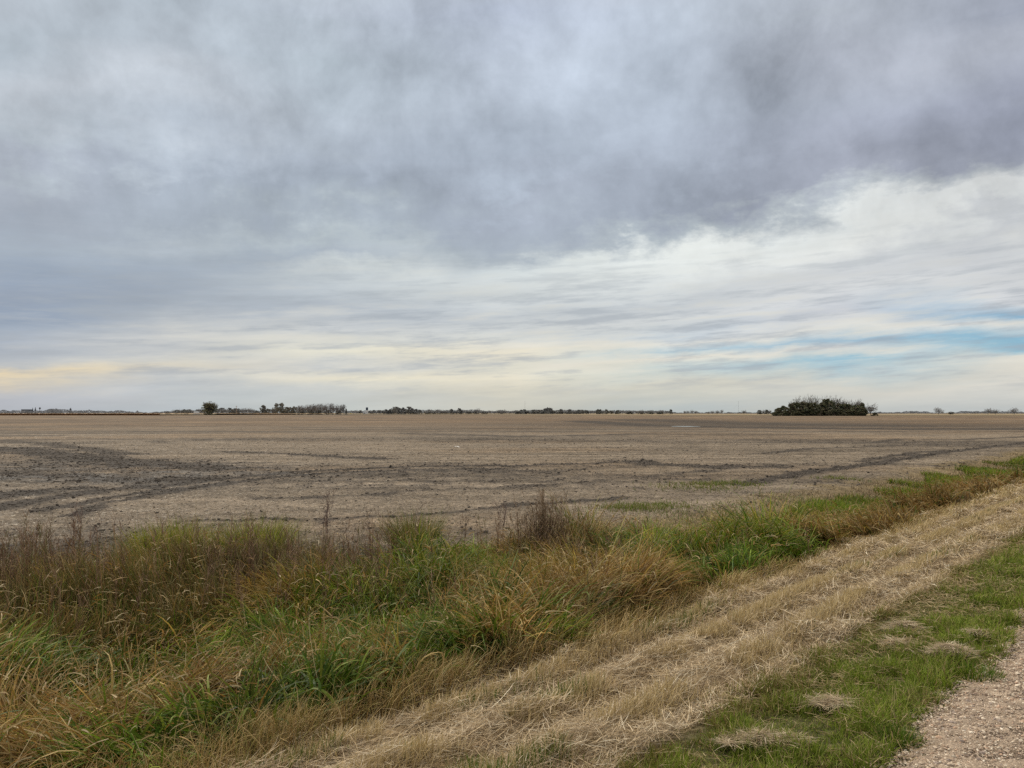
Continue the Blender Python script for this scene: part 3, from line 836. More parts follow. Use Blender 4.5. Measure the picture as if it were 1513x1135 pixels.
def build_weeds():
    """fine reddish brown seed stems standing along the field edge on the left"""
    r = np.random.default_rng(51)
    b = Bag()
    spots = []
    m = 3400
    t = r.uniform(-6, 11.5, m); po = outer(t)
    p = po - 0.2 - np.abs(r.normal(0, 1.25, m)) + r.normal(0, .25, m)
    x, y = xy(p, t)
    k = dist_ok(x, y, 0.16) & (r.random(m) < np.interp(t, [-6, 3, 6, 8, 11.5], [1, 1, .9, .75, .4])) & (fbm(x * 0.8, y * 0.8 + 2, 3) > np.interp(t, [2, 7, 11], [0.3, 0.42, 0.46]))
    x, y, t = x[k], y[k], t[k]; m = len(x)
    H = r.uniform(0.55, 1.05, m) * np.interp(t, [-6, 6, 11], [1.0, .98, .9])
    az = r.normal(2.0, 1.3, m); c = np.array([(0.19, 0.12, 0.075), (0.24, 0.155, 0.10), (0.14, 0.09, 0.055), (0.16, 0.14, 0.06)])[r.integers(0, 4, m)]
    d = np.hypot(x, y); wk = np.interp(d, [6, 20], [1, 2])
    base = np.stack([x, y, ground_z(x, y)], 1); lean = np.abs(r.normal(0.08, .12, m)); bend = r.uniform(-.1, .3, m)
    b.add(blades(base, az, H, lean, bend, 0.006 * wk, c * .8, c, S=4, taper=6, r=r))
    # side branches with seed sprays
    nb = 16; I = np.repeat(np.arange(m), nb); n = len(I)
    f = r.uniform(0.35, 1.0, n)
    hx = np.sin(lean[I] + bend[I] * f * .5) * H[I] * f
    pos = base[I] + np.stack([hx * np.cos(az[I]), hx * np.sin(az[I]), np.cos(lean[I] + bend[I] * f * .5) * H[I] * f], 1)
    b.add(blades(pos, r.uniform(0, 6.28, n), H[I] * r.uniform(.1, .28, n) * (1.25 - f * .6), r.uniform(.3, .9, n), r.uniform(-.3, .5, n), 0.0045 * wk[I], c[I], c[I] * r.uniform(.8, 1.6, (n, 1)), S=2, taper=6, r=r))
    o = link('dry_weeds', b.mesh('dry_weeds'), M_STRAW)
    tag(o, 'thin reddish brown seed stems standing along the field edge', 'dry weeds', kind='stuff')


build_weeds()


def build_short_ditch_grass():
    r = np.random.default_rng(61)
    b = Bag()
    # tan matted grass on the far bank of the ditch
    n = 70000
    t = np.where(r.random(n) < .75, 7 + 60 * r.random(n) ** 1.5, r.uniform(-6, 8, n)); p = r.uniform(6.6, 13.5, n); x, y = xy(p, t); d = np.hypot(x, y)
    nz = fbm(x * 0.7, y * 0.7, 3)
    k = dist_ok(x, y) & (p > outer(t) - .8) & (p < np.maximum(9.7 + 2.2 * (nz - .4) - sstep(15, 40, t) * 1.2, outer(t) + 3.4 * (nz - .32)))
    x, y, d, t, p = x[k], y[k], d[k], t[k], p[k]; n = len(x)
    g = sstep(0.55, 0.68, fbm(x * .5 + 9, y * .5, 3))
    c = np.array([(0.34, 0.26, 0.15), (0.26, 0.19, 0.11), (0.42, 0.33, 0.2)])[r.integers(0, 3, n)]
    isg = r.random(n) < g * .5
    c[isg] = np.array([(0.13, .2, .05), (.18, .22, .06)])[r.integers(0, 2, isg.sum())]
    c *= r.uniform(.7, 1.2, (n, 1))
    b.add(blades(np.stack([x, y, ground_z(x, y)], 1), r.uniform(0, 6.28, n), r.uniform(.06, .2, n), r.uniform(.2, 1.3, n), r.uniform(.1, 1, n), r.uniform(.005, .009, n) * np.interp(d, [8, 20, 50], [1, 2, 4.5]), c * .7, c, S=2, r=r))
    o = link('matted_grass', b.mesh('matted_grass'), M_STRAW)
    tag(o, 'short matted tan grass on the far bank of the ditch', 'grass', kind='stuff')
    # lush green strip along the ditch on the right
    b = Bag(); n = 90000
    t = 15 + 60 * r.random(n) ** 1.3; p = r.uniform(6.0, 9.9, n); x, y = xy(p, t); d = np.hypot(x, y)
    nz = fbm(x * .6 + 3, y * .6, 3)
    lo = np.interp(t, [15, 22, 30, 60], [6.8, 6.2, 6.2, 6.2]); hi = np.interp(t, [15, 20, 26, 34, 60], [7.0, 7.8, 8.3, 8.4, 7.9])
    k = dist_ok(x, y) & (p > lo) & (p < hi + (nz - .5) * 2.6) & (nz > 0.36)
    x, y, d, t, p = x[k], y[k], d[k], t[k], p[k]; n = len(x)
    lum = fbm(x * .5, y * .5 + 31, 3)[:, None]
    c = np.array([(.13, .20, .04), (.19, .26, .05), (.26, .28, .07), (.08, .13, .035)])[r.integers(0, 4, n)] * (.45 + 1.1 * lum)
    tn = r.random(n) < .15; c[tn] = (.32, .24, .13)
    ln = (.12 + .5 * np.clip(lum[:, 0] - .3, 0, 1)) * r.uniform(.7, 1.4, n)
    b.add(blades(np.stack([x, y, ground_z(x, y)], 1), r.uniform(0, 6.28, n), ln, r.uniform(.1, .8, n), r.uniform(.2, 1.2, n), r.uniform(.006, .01, n) * np.interp(d, [12, 25, 60], [1.5, 2.4, 5]), c * .6, c, S=3, r=r))
    # green volunteers out on the field
    for px, py, ra, cnt in [(1030, 720, .9, 600), (1050, 716, .5, 300), (955, 750, .8, 700), (985, 747, .6, 350), (1090, 715, .6, 350), (925, 752, .5, 400), (1240, 707, .5, 200)]:
        cx, cy = ground_at(px, py, -0.74)
        x = cx + r.normal(0, ra * .8, cnt); y = cy + r.normal(0, ra * .8, cnt); d = np.hypot(x, y)
        c = np.array([(.15, .20, .05), (.22, .24, .08), (.12, .15, .045), (.3,.25,.15)])[r.integers(0, 4, cnt)]
        b.add(blades(np.stack([x, y, ground_z(x, y)], 1), r.uniform(0, 6.28, cnt), r.uniform(.05, .16, cnt), r.uniform(.1, .9, cnt), r.uniform(.1, 1, cnt), .011 * d / 14, c * .7, c, S=3, r=r))
    o = link('ditch_grass', b.mesh('ditch_grass'), M_LEAF)
    tag(o, 'lush bright green grass growing in the ditch at the right', 'green grass', kind='stuff')


build_short_ditch_grass()


def build_straw():
    r = np.random.default_rng(71)
    pal = np.array([(0.62, 0.50, 0.335), (0.52, 0.405, 0.26), (0.71, 0.61, 0.45), (0.36, 0.27, 0.175), (0.57, 0.44, 0.26), (0.80, 0.72, 0.56), (0.22, 0.16, 0.10)])
    b = Bag()
    n = 430000
    t = -2.5 + 3.2 * ((48 / 3.2 + 1) ** r.random(n) - 1) + 1.0
    p = r.uniform(2.05, 5.0, n)
    x, y = xy(p, t); d = np.hypot(x, y)
    row = 0.5 + 0.5 * np.cos((p - 3.35 + .06 * np.sin(t * .7)) * 2 * math.pi / 0.66)
    e = inner(t) - p
    k = dist_ok(x, y, .1) & (e > -.35) & (p > 2.12 + .25 * fbm(t * 1.5, p, 3)) & (r.random(n) < .35 + .65 * sstep(.25, .6, fbm(x * 2.6, y * 2.6, 3) + .25 * (1 - row)))
    x, y, d, p, t, row = x[k], y[k], d[k], p[k], t[k], row[k]; n = len(x)
    lump = sstep(.55, .75, fbm(x * 2.6, y * 2.6 + 40, 3)) * .10
    heap = .08 * sstep(4.0, 4.7, p) * fbm(x * 2, y * 2, 3)
    hz = r.random(n); z = ground_z(x, y) + hz * (.02 + lump + heap)
    L = r.uniform(.04, .19, n); L[r.random(n) < .05] *= 1.6
    az = np.where(r.random(n) < .72, r.normal(math.atan2(D[1], D[0]), .5, n) + math.pi * (r.random(n) < .5), r.uniform(0, 6.28, n))
    lean = r.normal(1.45, .2, n); bend = r.normal(.1, .3, n)
    c = pal[r.choice(7, n, p=[.24, .22, .14, .14, .12, .06, .08])] * r.uniform(.75, 1.15, (n, 1))
    c *= (.72 + .42 * hz ** .7)[:, None] * (1 - .35 * sstep(4.2, 4.9, p) * r.random(n))[:, None]  # strands low in the mat tinted darker, as painted shading
    b.add(blades(np.stack([x, y, z], 1), az, L, lean, bend, r.uniform(.0014, .0032, n) * np.interp(d, [3, 6, 12, 30], [1, 1.3, 2.2, 4.5]), c * .85, c, S=3, twist=1.2, taper=5, r=r))
    o = link('mown_straw', b.mesh('mown_straw'), M_STRAW)
    tag(o, 'mown tan straw lying in a strip along the road', 'straw', kind='stuff')
    # standing stubble ridges
    b = Bag(); n = 75000
    t = -2.5 + 3.2 * ((50 / 3.2 + 1) ** r.random(n) - 1) + 1.0
    ridge = r.choice([2.69, 3.35, 4.01], n, p=[.3, .42, .28])
    p = ridge + r.normal(0, .085, n) + .08 * np.sin(t * .7 + 1)
    x, y = xy(p, t); d = np.hypot(x, y)
    k = dist_ok(x, y, .1) & (fbm(x * 1.6 + 7, y * 1.6, 3) > .38)
    x, y, d, p, t = x[k], y[k], d[k], p[k], t[k]; n = len(x)
    gm = sstep(.46, .66, fbm(x * 1.1 + 70, y * 1.1, 3)) * np.interp(t, [0, 4, 8, 12], [.85, .7, .3, .1])
    c = np.array([(.62, .50, .30), (.54, .43, .25), (.70, .59, .39)])[r.integers(0, 3, n)]
    ig = r.random(n) < gm; c[ig] = np.array([(.13, .18, .05), (.20, .22, .07), (.10, .15, .04)])[r.integers(0, 3, ig.sum())]
    c *= r.uniform(.75, 1.15, (n, 1))
    b.add(blades(np.stack([x, y, ground_z(x, y)], 1), r.normal(.8, 1.2, n), r.uniform(.05, .14, n), np.abs(r.normal(.3, .3, n)), r.uniform(0, .7, n), r.uniform(.003, .005, n) * np.interp(d, [3, 8, 25], [1, 1.5, 3.4]), c * .6, c, S=3, taper=3, r=r))
    o = link('stubble', b.mesh('stubble'), M_LEAF)
    tag(o, 'short standing golden stubble in ridges between the straw', 'stubble', kind='stuff')
    # half cut shaggy edge hanging from the tall grass
    b = Bag(); n = 42000
    t = -2.5 + 3.2 * ((50 / 3.2 + 1) ** r.random(n) - 1) + 1.0; p = inner(t) + r.normal(-.12, .22, n)
    x, y = xy(p, t); d = np.hypot(x, y)
    k = dist_ok(x, y, .1) & (fbm(x * 1.3 + 17, y * 1.3, 3) > np.interp(t, [2, 8], [.42, .36])); x, y, d = x[k], y[k], d[k]; n = len(x)
    c = np.array([(.60, .44, .20), (.48, .33, .13), (.66, .51, .27), (.36, .32, .10)])[r.integers(0, 4, n)] * r.uniform(.7, 1.15, (n, 1))
    hh = (.6 + .8 * fbm(x * 1.5, y * 1.5, 3)) * np.interp(d, [5, 9, 14], [1, .8, .55])
    b.add(blades(np.stack([x, y, ground_z(x, y)], 1), r.normal(-.9, 1.1, n), hh * r.uniform(.15, .42, n), np.abs(r.normal(.35, .35, n)), r.uniform(.2, 1.6, n), r.uniform(.003, .006, n) * np.interp(d, [3, 8, 25], [1, 1.6, 3.6]), c * .5, c, S=4, r=r))
    o = link('cut_grass_edge', b.mesh('cut_grass_edge'), M_STRAW)
    tag(o, 'shaggy half cut brown grass between the straw and tall grass', 'cut grass', kind='stuff')


build_straw()


def build_verge():
    r = np.random.default_rng(81)
    b = Bag(); n = 330000
    t = .6 + 2.4 * ((46 / 2.4 + 1) ** r.random(n) - 1)
    p = r.uniform(.95, 2.5, n)
    x, y = xy(p, t); d = np.hypot(x, y)
    nz = fbm(x * 2.3, y * 2.3, 3); n2 = fbm(x * 5 + 9, y * 5, 3)
    k = dist_ok(x, y, .12) & (p > road_edge(t) - .03 + .1 * (n2 - .5)) & (p < 2.12 + .6 * (nz - .35) + .25 * (r.random(n) ** 2)) & (r.random(n) < .45 + .6 * n2)
    x, y, d, p, t, nz, n2 = x[k], y[k], d[k], p[k], t[k], nz[k], n2[k]; n = len(x)
    c = np.array([(.18, .23, .055), (.24, .285, .08), (.125, .17, .042), (.32, .32, .125)])[r.choice(4, n, p=[.36, .28, .24, .12])]
    c *= (.75 + .9 * fbm(x * 3.1 + 50, y * 3.1, 3))[:, None]
    oldp = sstep(1.85, 2.25, p + .5 * (nz - .5)); dryp = .24 + .5 * sstep(.56, .72, fbm(x * 1.7 + 80, y * 1.7, 3))
    ol = r.random(n) < oldp * .8; c[ol] = np.array([(.22, .19, .075), (.28, .21, .11), (.19, .20, .06)])[r.integers(0, 3, ol.sum())]
    dr = r.random(n) < dryp * .55; c[dr] = np.array([(.44, .35, .21), (.34, .25, .14), (.54, .44, .28)])[r.integers(0, 3, dr.sum())]
    c *= r.uniform(.7, 1.25, (n, 1))
    ln = (.033 + .055 * r.random(n)) * (.35 + 1.4 * sstep(.3, .7, n2)) * np.interp(p, [1.1, 1.3, 1.9, 2.4], [1.1, 1.15, 1, .75])
    b.add(blades(np.stack([x, y, ground_z(x, y) - .004], 1), r.uniform(0, 6.28, n), ln, np.abs(r.normal(.5, .35, n)), r.uniform(.1, 1.5, n), r.uniform(.003, .006, n) * np.interp(d, [2.5, 5, 10, 30], [1, 1.15, 2, 4.5]), c * .55, c, S=3, twist=.9, r=r))
    # clippings strewn over it
    n = 60000; t = .6 + 2.4 * ((40 / 2.4 + 1) ** r.random(n) - 1); p = r.uniform(1.1, 2.4, n); x, y = xy(p, t); d = np.hypot(x, y)
    k = dist_ok(x, y, .12) & (r.random(n) < .07 + .7 * sstep(.54, .66, fbm(x * 2.1 + 19, y * 2.1, 4))); x, y, d = x[k], y[k], d[k]; n = len(x)
    c = np.array([(.52, .42, .27), (.42, .33, .2), (.62, .52, .36), (.34, .26, .16)])[r.integers(0, 4, n)] * r.uniform(.75, 1.1, (n, 1))
    b.add(blades(np.stack([x, y, ground_z(x, y) + r.uniform(.02, .07, n)], 1), r.uniform(0, 6.28, n), r.uniform(.03, .12, n), r.normal(1.45, .2, n), r.normal(.2, .3, n), r.uniform(.0014, .003, n) * np.interp(d, [2.5, 5, 10, 30], [1, 1.15, 2, 4.5]), c * .9, c, S=3, twist=1.0, taper=4, r=r))
    o = link('verge_grass', b.mesh('verge_grass'), M_LEAF)
    tag(o, 'short green mown grass between the straw and the gravel road', 'grass', kind='stuff')


build_verge()

# ------------------------------------------------------------------ single clumps and tufts
def straw_clump(px, py, wid, lng, hgt, n, label, seed, z=-0.03):
    r = np.random.default_rng(seed); x0, y0 = ground_at(px, py, z)
    z0 = float(ground_z(x0, y0)[0])
    lx, ly, ls = r.normal(0, .5, 6) * lng, r.normal(0, .5, 6) * wid, r.uniform(.3, .75, 6)
    li = r.integers(0, 6, n); x, y = lx[li] + r.normal(0, .5, n) * lng * ls[li], ly[li] + r.normal(0, .5, n) * wid * ls[li]
    kk = fbm(x * 11 + seed * 3, y * 11, 3) + .30 * r.random(n) > .46 + .22 * np.hypot(x / lng, y / wid) ** 2; x, y = x[kk], y[kk]; n = len(x)
    rr = np.hypot(x / lng, y / wid); zz = hgt * np.exp(-rr ** 2 * 2.0) * r.random(n) ** .6 + .03 + .025 * fbm(x * 20, y * 20, 2)
    pal = np.array([(.60, .49, .34), (.50, .40, .26), (.70, .60, .44), (.36, .28, .18)])
    c = pal[r.integers(0, 4, n)] * r.uniform(.75, 1.15, (n, 1))
    b = Bag(); b.add(blades(np.stack([x, y, zz], 1), r.normal(0, .8, n) + math.pi * (r.random(n) < .5), r.uniform(.03, .12, n), r.normal(1.5, .13, n), r.normal(.15, .2, n), r.uniform(.0012, .0028, n), c * .85, c, S=3, twist=1.2, taper=5, r=r))
    o = link('straw_clump', b.mesh('straw_clump'), M_STRAW)
    o.location = (x0, y0, z0); o.rotation_euler.z = math.atan2(D[1], D[0]) - .75
    tag(o, label, 'straw clump', 'clumps of dry straw on the green verge')


straw_clump(1402, 975, .11, .19, .07, 5200, 'largest tan straw clump on the green verge, close to the gravel road', 1)
straw_clump(1128, 1093, .09, .18, .035, 4200, 'flat straw clump on green grass at the bottom of the photo', 2)
straw_clump(1338, 922, .07, .13, .035, 2200, 'small brown straw clump in the middle of the green verge', 3)
straw_clump(1235, 1040, .10, .15, .02, 2000, 'thin straw patch lying in the verge midway between two larger clumps', 4)
straw_clump(1325, 948, .05, .12, .02, 1200, 'tiny straw wisp just below a small brown clump on the verge', 5)
straw_clump(1445, 945, .06, .13, .03, 1500, 'straw clump resting on a green tuft at the road edge', 6)


def grass_tuft(px, py, z, n, H, rad, pal, label, cat, seed, width=.007, dry=.15, name='grass_tuft', group=None, ground=True, leanm=.35):
    r = np.random.default_rng(seed); x0, y0 = ground_at(px, py, z); z0 = float(ground_z(x0, y0)[0])
    a = r.uniform(0, 6.28, n); q = np.sqrt(r.random(n)) * rad
    x, y = q * np.cos(a), q * np.sin(a)
    c = np.array(pal)[r.integers(0, len(pal), n)]
    dr = r.random(n) < dry; c[dr] = (.42, .32, .18)
    c = c * r.uniform(.75, 1.25, (n, 1))
    b = Bag(); b.add(blades(np.stack([x, y, np.full(n, -.01)], 1), a + r.normal(0, .5, n), H * r.uniform(.5, 1.15, n), np.abs(r.normal(leanm * .5, .15, n)) + leanm * q / rad, r.uniform(.1, 1.0, n), r.uniform(.7, 1.3, n) * width, c * .55, c, S=4, r=r))
    o = link(name, b.mesh(name), M_LEAF); o.location = (x0, y0, z0)
    return tag(o, label, cat, group)


LIME = [(.22, .27, .05), (.29, .31, .07), (.15, .20, .04), (.34, .30, .11)]
grass_tuft(262, 822, -.55, 1500, .80, .36, LIME, 'lime green grass tuft among brown weeds on the far left', 'grass tuft', 91, .012)
grass_tuft(226, 822, -.55, 700, .74, .22, LIME, 'smaller yellow green tuft just left of a lime tuft in the brown weeds', 'grass tuft', 92, .012)
grass_tuft(378, 826, -.62, 1800, .84, .36, LIME, 'upright lime green tuft at the field edge, right of a bare gap', 'grass tuft', 93, .012)
grass_tuft(612, 815, -.7, 1200, .8, .3, [(.12, .16, .05), (.18, .19, .06), (.2, .15, .08)], 'olive green tuft with dark seed stems at the field edge', 'grass tuft', 94, .009)
grass_tuft(1362, 1033, 0, 180, .10, .06, [(.46, .36, .2), (.36, .27, .15), (.55, .46, .3)], 'dry straw coloured tuft where the verge meets the gravel', 'grass tuft', 95, .004, 0)
grass_tuft(1440, 998, 0, 700, .10, .14, PAL['G'], 'dark green tuft under a straw clump at the road edge', 'grass tuft', 96, .005)
grass_tuft(1325, 1090, 0, 420, .10, .09, PAL['G'], 'dark green tuft spilling onto the gravel at the bottom', 'grass tuft', 97, .005)
grass_tuft(700, 1130, -.2, 0 + 500, .13, .12, PAL['G'], 'green stubble tuft in the straw at the bottom centre', 'grass tuft', 98, .004, .3)


def weed_bush():
    x0, y0 = ground_at(803, 828, -.75); z0 = float(ground_z(x0, y0)[0])
    r = np.random.default_rng(101)
    root = empty('weed_bush', (x0, y0, z0))
    tag(root, 'dark dead weed bush with fine brown twigs and a green foot', 'weed')
    b = Bag(); m = 90
    az = r.uniform(0, 6.28, m); H = r.uniform(.75, 1.3, m); lean = np.abs(r.normal(.2, .2, m)); bend = r.uniform(-.1, .25, m)
    base = np.stack([r.normal(0, .08, m), r.normal(0, .08, m), np.zeros(m)], 1)
    c = np.array([(.13, .095, .055), (.17, .12, .075)])[r.integers(0, 2, m)]
    b.add(blades(base, az, H, lean, bend, np.full(m, .011), c * .7, c, S=4, taper=6, r=r))
    link('stems', b.mesh('stems'), M_STRAW, root)
    b = Bag(); nb = 26; I = np.repeat(np.arange(m), nb); n = len(I); f = r.uniform(.3, 1, n)
    a = lean[I] + bend[I] * f * .5
    pos = base[I] + (H[I] * f)[:, None] * np.stack([np.sin(a) * np.cos(az[I]), np.sin(a) * np.sin(az[I]), np.cos(a)], 1)
    cc = np.array([(.19, .135, .085), (.24, .17, .11)])[r.integers(0, 2, n)] * r.uniform(.7, 1.3, (n, 1))
    b.add(blades(pos, r.uniform(0, 6.28, n), H[I] * r.uniform(.08, .24, n), r.uniform(.2, 1.0, n), r.uniform(-.3, .4, n), np.full(n, .006), cc, cc * 1.2, S=2, taper=6, r=r))
    link('twigs', b.mesh('twigs'), M_STRAW, root)
    b = Bag(); n = 1500; a = r.uniform(0, 6.28, n); q = np.sqrt(r.random(n)) * .42
    cg = np.array([(.07, .11, .03), (.11, .15, .04), (.06, .08, .03)])[r.integers(0, 3, n)] * r.uniform(.7, 1.2, (n, 1))
    b.add(blades(np.stack([q * np.cos(a), q * np.sin(a), np.full(n, -.02)], 1), a, r.uniform(.25, .7, n), np.abs(r.normal(.3, .25, n)), r.uniform(0, .9, n), r.uniform(.008, .016, n), cg * .6, cg, S=3, r=r))
    link('leaves', b.mesh('leaves'), M_LEAF, root)


weed_bush()


def single_weed(px, py, H, seed, label):
    x0, y0 = ground_at(px, py, -.75); z0 = float(ground_z(x0, y0)[0]); r = np.random.default_rng(seed)
    b = Bag(); m = 5; az = r.uniform(0, 6.28, m); lean = np.abs(r.normal(.1, .12, m)); Hh = H * r.uniform(.75, 1.05, m)
    base = np.stack([r.normal(0, .03, m), r.normal(0, .03, m), np.zeros(m)], 1); c = np.tile(np.array((.12, .08, .065)), (m, 1))
    b.add(blades(base, az, Hh, lean, np.zeros(m), np.full(m, .011), c, c, S=4, taper=6, r=r))
    I = np.repeat(np.arange(m), 22); n = len(I); f = r.uniform(.35, 1, n); a = lean[I]
    pos = base[I] + (Hh[I] * f)[:, None] * np.stack([np.sin(a) * np.cos(az[I]), np.sin(a) * np.sin(az[I]), np.cos(a)], 1)
    b.add(blades(pos, r.uniform(0, 6.28, n), Hh[I] * r.uniform(.08, .25, n), r.uniform(.3, 1, n), r.uniform(-.2, .3, n), np.full(n, .006), np.tile((.15, .10, .085), (n, 1)), np.tile((.19, .13, .11), (n, 1)), S=2, taper=6, r=r))
    o = link('dead_weed', b.mesh('dead_weed'), M_STRAW); o.location = (x0, y0, z0)
    tag(o, label, 'weed')


single_weed(742, 806, .85, 1, 'thin dark dead weed stalk left of the weed bush')
single_weed(482, 800, 1.0, 2, 'tall thin dead weed stalk at the field edge, right of two lime tufts')
single_weed(108, 845, 1.05, 3, 'tall dark dead weed stalk rising at the left edge of the weeds')

# ------------------------------------------------------------------ things lying on the field
def scrap():
    x0, y0 = ground_at(675, 661.5); r = np.random.default_rng(7)
    nx, ny = 14, 9
    X, Y = np.meshgrid(np.linspace(-.17, .17, nx), np.linspace(-.12, .12, ny), indexing='ij')
    Z = .03 + .10 * fbm(X * 9 + 3, Y * 12, 3) * np.exp(-((X) / .16) ** 2) - .02
    v = np.stack([X.ravel() + r.normal(0, .006, nx * ny), Y.ravel() + r.normal(0, .006, nx * ny), Z.ravel()], 1)
    i = np.arange(nx - 1)[:, None]; j = np.arange(ny - 1)[None]
    f = np.stack([i * ny + j, (i + 1) * ny + j, (i + 1) * ny + j + 1, i * ny + j + 1], -1).reshape(-1, 4)
    me = make_mesh('litter_scrap', v, f.ravel(), np.full(len(f), 4))
    o = link('litter_scrap', me, rough_mat('white_plastic', (.82, .81, .78), .5, noise=(20, .05)))
    o.location = (x0, y0, float(ground_z(x0, y0)[0])); o.scale = (1.2, 1, 1.5)
    tag(o, 'small crumpled white scrap lying out on the bare field', 'litter')


scrap()


def puddle():
    m, nt, out = new_mat('puddle_water')
    p = nt.nodes.new('ShaderNodeBsdfPrincipled'); p.inputs['Base Color'].default_value = (.10, .10, .10, 1); p.inputs['Roughness'].default_value = .12
    tc = nt.nodes.new('ShaderNodeTexCoord'); nz = nt.nodes.new('ShaderNodeTexNoise'); nz.inputs['Scale'].default_value = 2
    bp = nt.nodes.new('ShaderNodeBump'); bp.inputs['Strength'].default_value = .03
    nt.links.new(tc.outputs['Object'], nz.inputs['Vector']); nt.links.new(nz.outputs[0], bp.inputs['Height']); nt.links.new(bp.outputs[0], p.inputs['Normal'])
    nt.links.new(p.outputs[0], out.inputs['Surface'])
    cx, cy = ground_at(1012, 630.6)
    n = 60; a = np.linspace(0, 2 * math.pi, n, endpoint=False)
    rr = 1 + .45 * (fbm(np.cos(a) * 2 + 5, np.sin(a) * 2, 3) - .5)
    v = np.stack([cx + 2.3 * rr * np.cos(a), cy + 3.0 * rr * np.sin(a), np.full(n, FIELD_Z + .05)], 1)
    me = make_mesh('puddle', v, np.arange(n), np.array([n])); o = link('puddle', me, m); tag(o, kind='structure')


puddle()

# ------------------------------------------------------------------ trees
def tubes(segs, sides):
    """segs: list of (p0, p1, r0, r1) -> geometry"""
    P0 = np.array([s[0] for s in segs]); P1 = np.array([s[1] for s in segs]); r0 = np.array([s[2] for s in segs]); r1 = np.array([s[3] for s in segs])
    d = P1 - P0; d /= np.linalg.norm(d, axis=1, keepdims=True) + 1e-9
    up = np.where(np.abs(d[:, 2:3]) > .9, np.array([[1., 0, 0]]), np.array([[0, 0, 1.]]))
    a = np.cross(d, up); a /= np.linalg.norm(a, axis=1, keepdims=True); b = np.cross(d, a)
    n = len(segs); V = np.zeros((n, 2 * sides, 3))
    for k in range(sides):
        c, s = math.cos(6.2832 * k / sides), math.sin(6.2832 * k / sides)
        o = a * c + b * s
        V[:, k] = P0 + o * r0[:, None]; V[:, sides + k] = P1 + o * r1[:, None]
    q = []
    for k in range(sides):
        k2 = (k + 1) % sides; q += [k, k2, sides + k2, sides + k]
    F = (np.arange(n)[:, None] * 2 * sides + np.array(q)[None]).ravel()
    return V.reshape(-1, 3), F, np.full(n * sides, 4)


def skeleton(seed, trunk=.28, limbs=6, spread=.75, levels=4, kids=(5, 5, 4), r0=.022, gnarl=.18, upright=.25, multi=1, twig=.0028):
    """a bare tree of height about 1: (wood segments, twig segments, twig ends)"""
    r = random.Random(seed); wood, fine, ends = [], [], []

    def grow(p, d, ln, rad, lvl):
        k = 4 if lvl == 0 else 3
        pts = [p]; dirs = [d]
        for i in range(k):
            d = d + np.array([r.gauss(0, gnarl), r.gauss(0, gnarl), r.gauss(upright * .25 if lvl else 0, gnarl * .6)]) * (.45 if lvl == 0 else 1)
            d = d / np.linalg.norm(d)
            q = pts[-1] + d * ln / k
            ra, rb = rad * (1 - .55 * i / k), rad * (1 - .55 * (i + 1) / k)
            (wood if lvl <= 1 else fine).append((pts[-1], q, max(ra, twig), max(rb, twig * .8)))
            pts.append(q); dirs.append(d)
        if lvl >= levels - 1:
            ends.append(pts[-1]); return
        n = limbs if lvl == 0 else kids[min(lvl - 1, len(kids) - 1)]
        for j in range(n):
            f = (r.uniform(.55, 1) if lvl == 0 else r.uniform(.25, 1)); f = 1.0 if j == 0 else f
            i = min(k - 1, int(f * k)); u = f * k - i
            base = pts[i] * (1 - u) + pts[i + 1] * u if i < k else pts[-1]
            a = r.uniform(0, 6.283) if lvl else 6.283 * (j + r.uniform(-.3, .3)) / n
            side = np.array([math.cos(a), math.sin(a), r.uniform(-.25, .5)])
            nd = dirs[i] * (1 - spread * (.35 if j == 0 else r.uniform(.6, 1.1))) + side * spread * (.35 if j == 0 else 1) + np.array([0, 0, upright])
            nd /= np.linalg.norm(nd)
            grow(base, nd, ln * ((1.25 if lvl == 0 else .62) * r.uniform(.75, 1.15)), rad * (.55 if lvl == 0 else .5), lvl + 1)
    for mI in range(multi):
        a = r.uniform(0, 6.283); ls = 0 if multi == 1 else r.uniform(.1, .5)
        d = np.array([ls * math.cos(a), ls * math.sin(a), 1]); d /= np.linalg.norm(d)
        grow(np.array([0 if multi == 1 else .06 * math.cos(a), 0 if multi == 1 else .06 * math.sin(a), -.01]), d, trunk, r0, 0)
    zs = max(s[1][2] for s in wood + fine); k = 1 / zs
    sc = lambda L: [(a * k, b * k, ra, rb) for a, b, ra, rb in L]
    return sc(wood), sc(fine), [e * k for e in ends]


def clump_leaves(r, centres, radii, per, size, pal):
    n = per * len(centres); I = np.repeat(np.arange(len(centres)), per)
    v = r.normal(0, 1, (n, 3)); v /= np.linalg.norm(v, axis=1, keepdims=True); v *= (r.random((n, 1)) ** .4)
    P = centres[I] + v * radii[I][:, None] * np.array([1, 1, .8])
    a = r.normal(0, 1, (n, 3)); a /= np.linalg.norm(a, axis=1, keepdims=True); bb = np.cross(a, r.normal(0, 1, (n, 3))); bb /= np.linalg.norm(bb, axis=1, keepdims=True)
    s = (size * r.uniform(.6, 1.4, n))[:, None]
    V = np.stack([P - a * s, P + bb * s * .6, P + a * s, P - bb * s * .6], 1).reshape(-1, 3)
    tone = r.uniform(.65, 1.3, len(centres))
    c = np.array(pal)[r.integers(0, len(pal), len(centres))][I] * tone[I][:, None] * r.uniform(.7, 1.25, (n, 1))
    F = np.arange(4 * n); return V, F, np.full(n, 4), np.repeat(c, 4, 0)


def geo_col(g, c):
    return g[0], g[1], g[2], np.tile(np.array(c, float), (len(g[0]), 1))


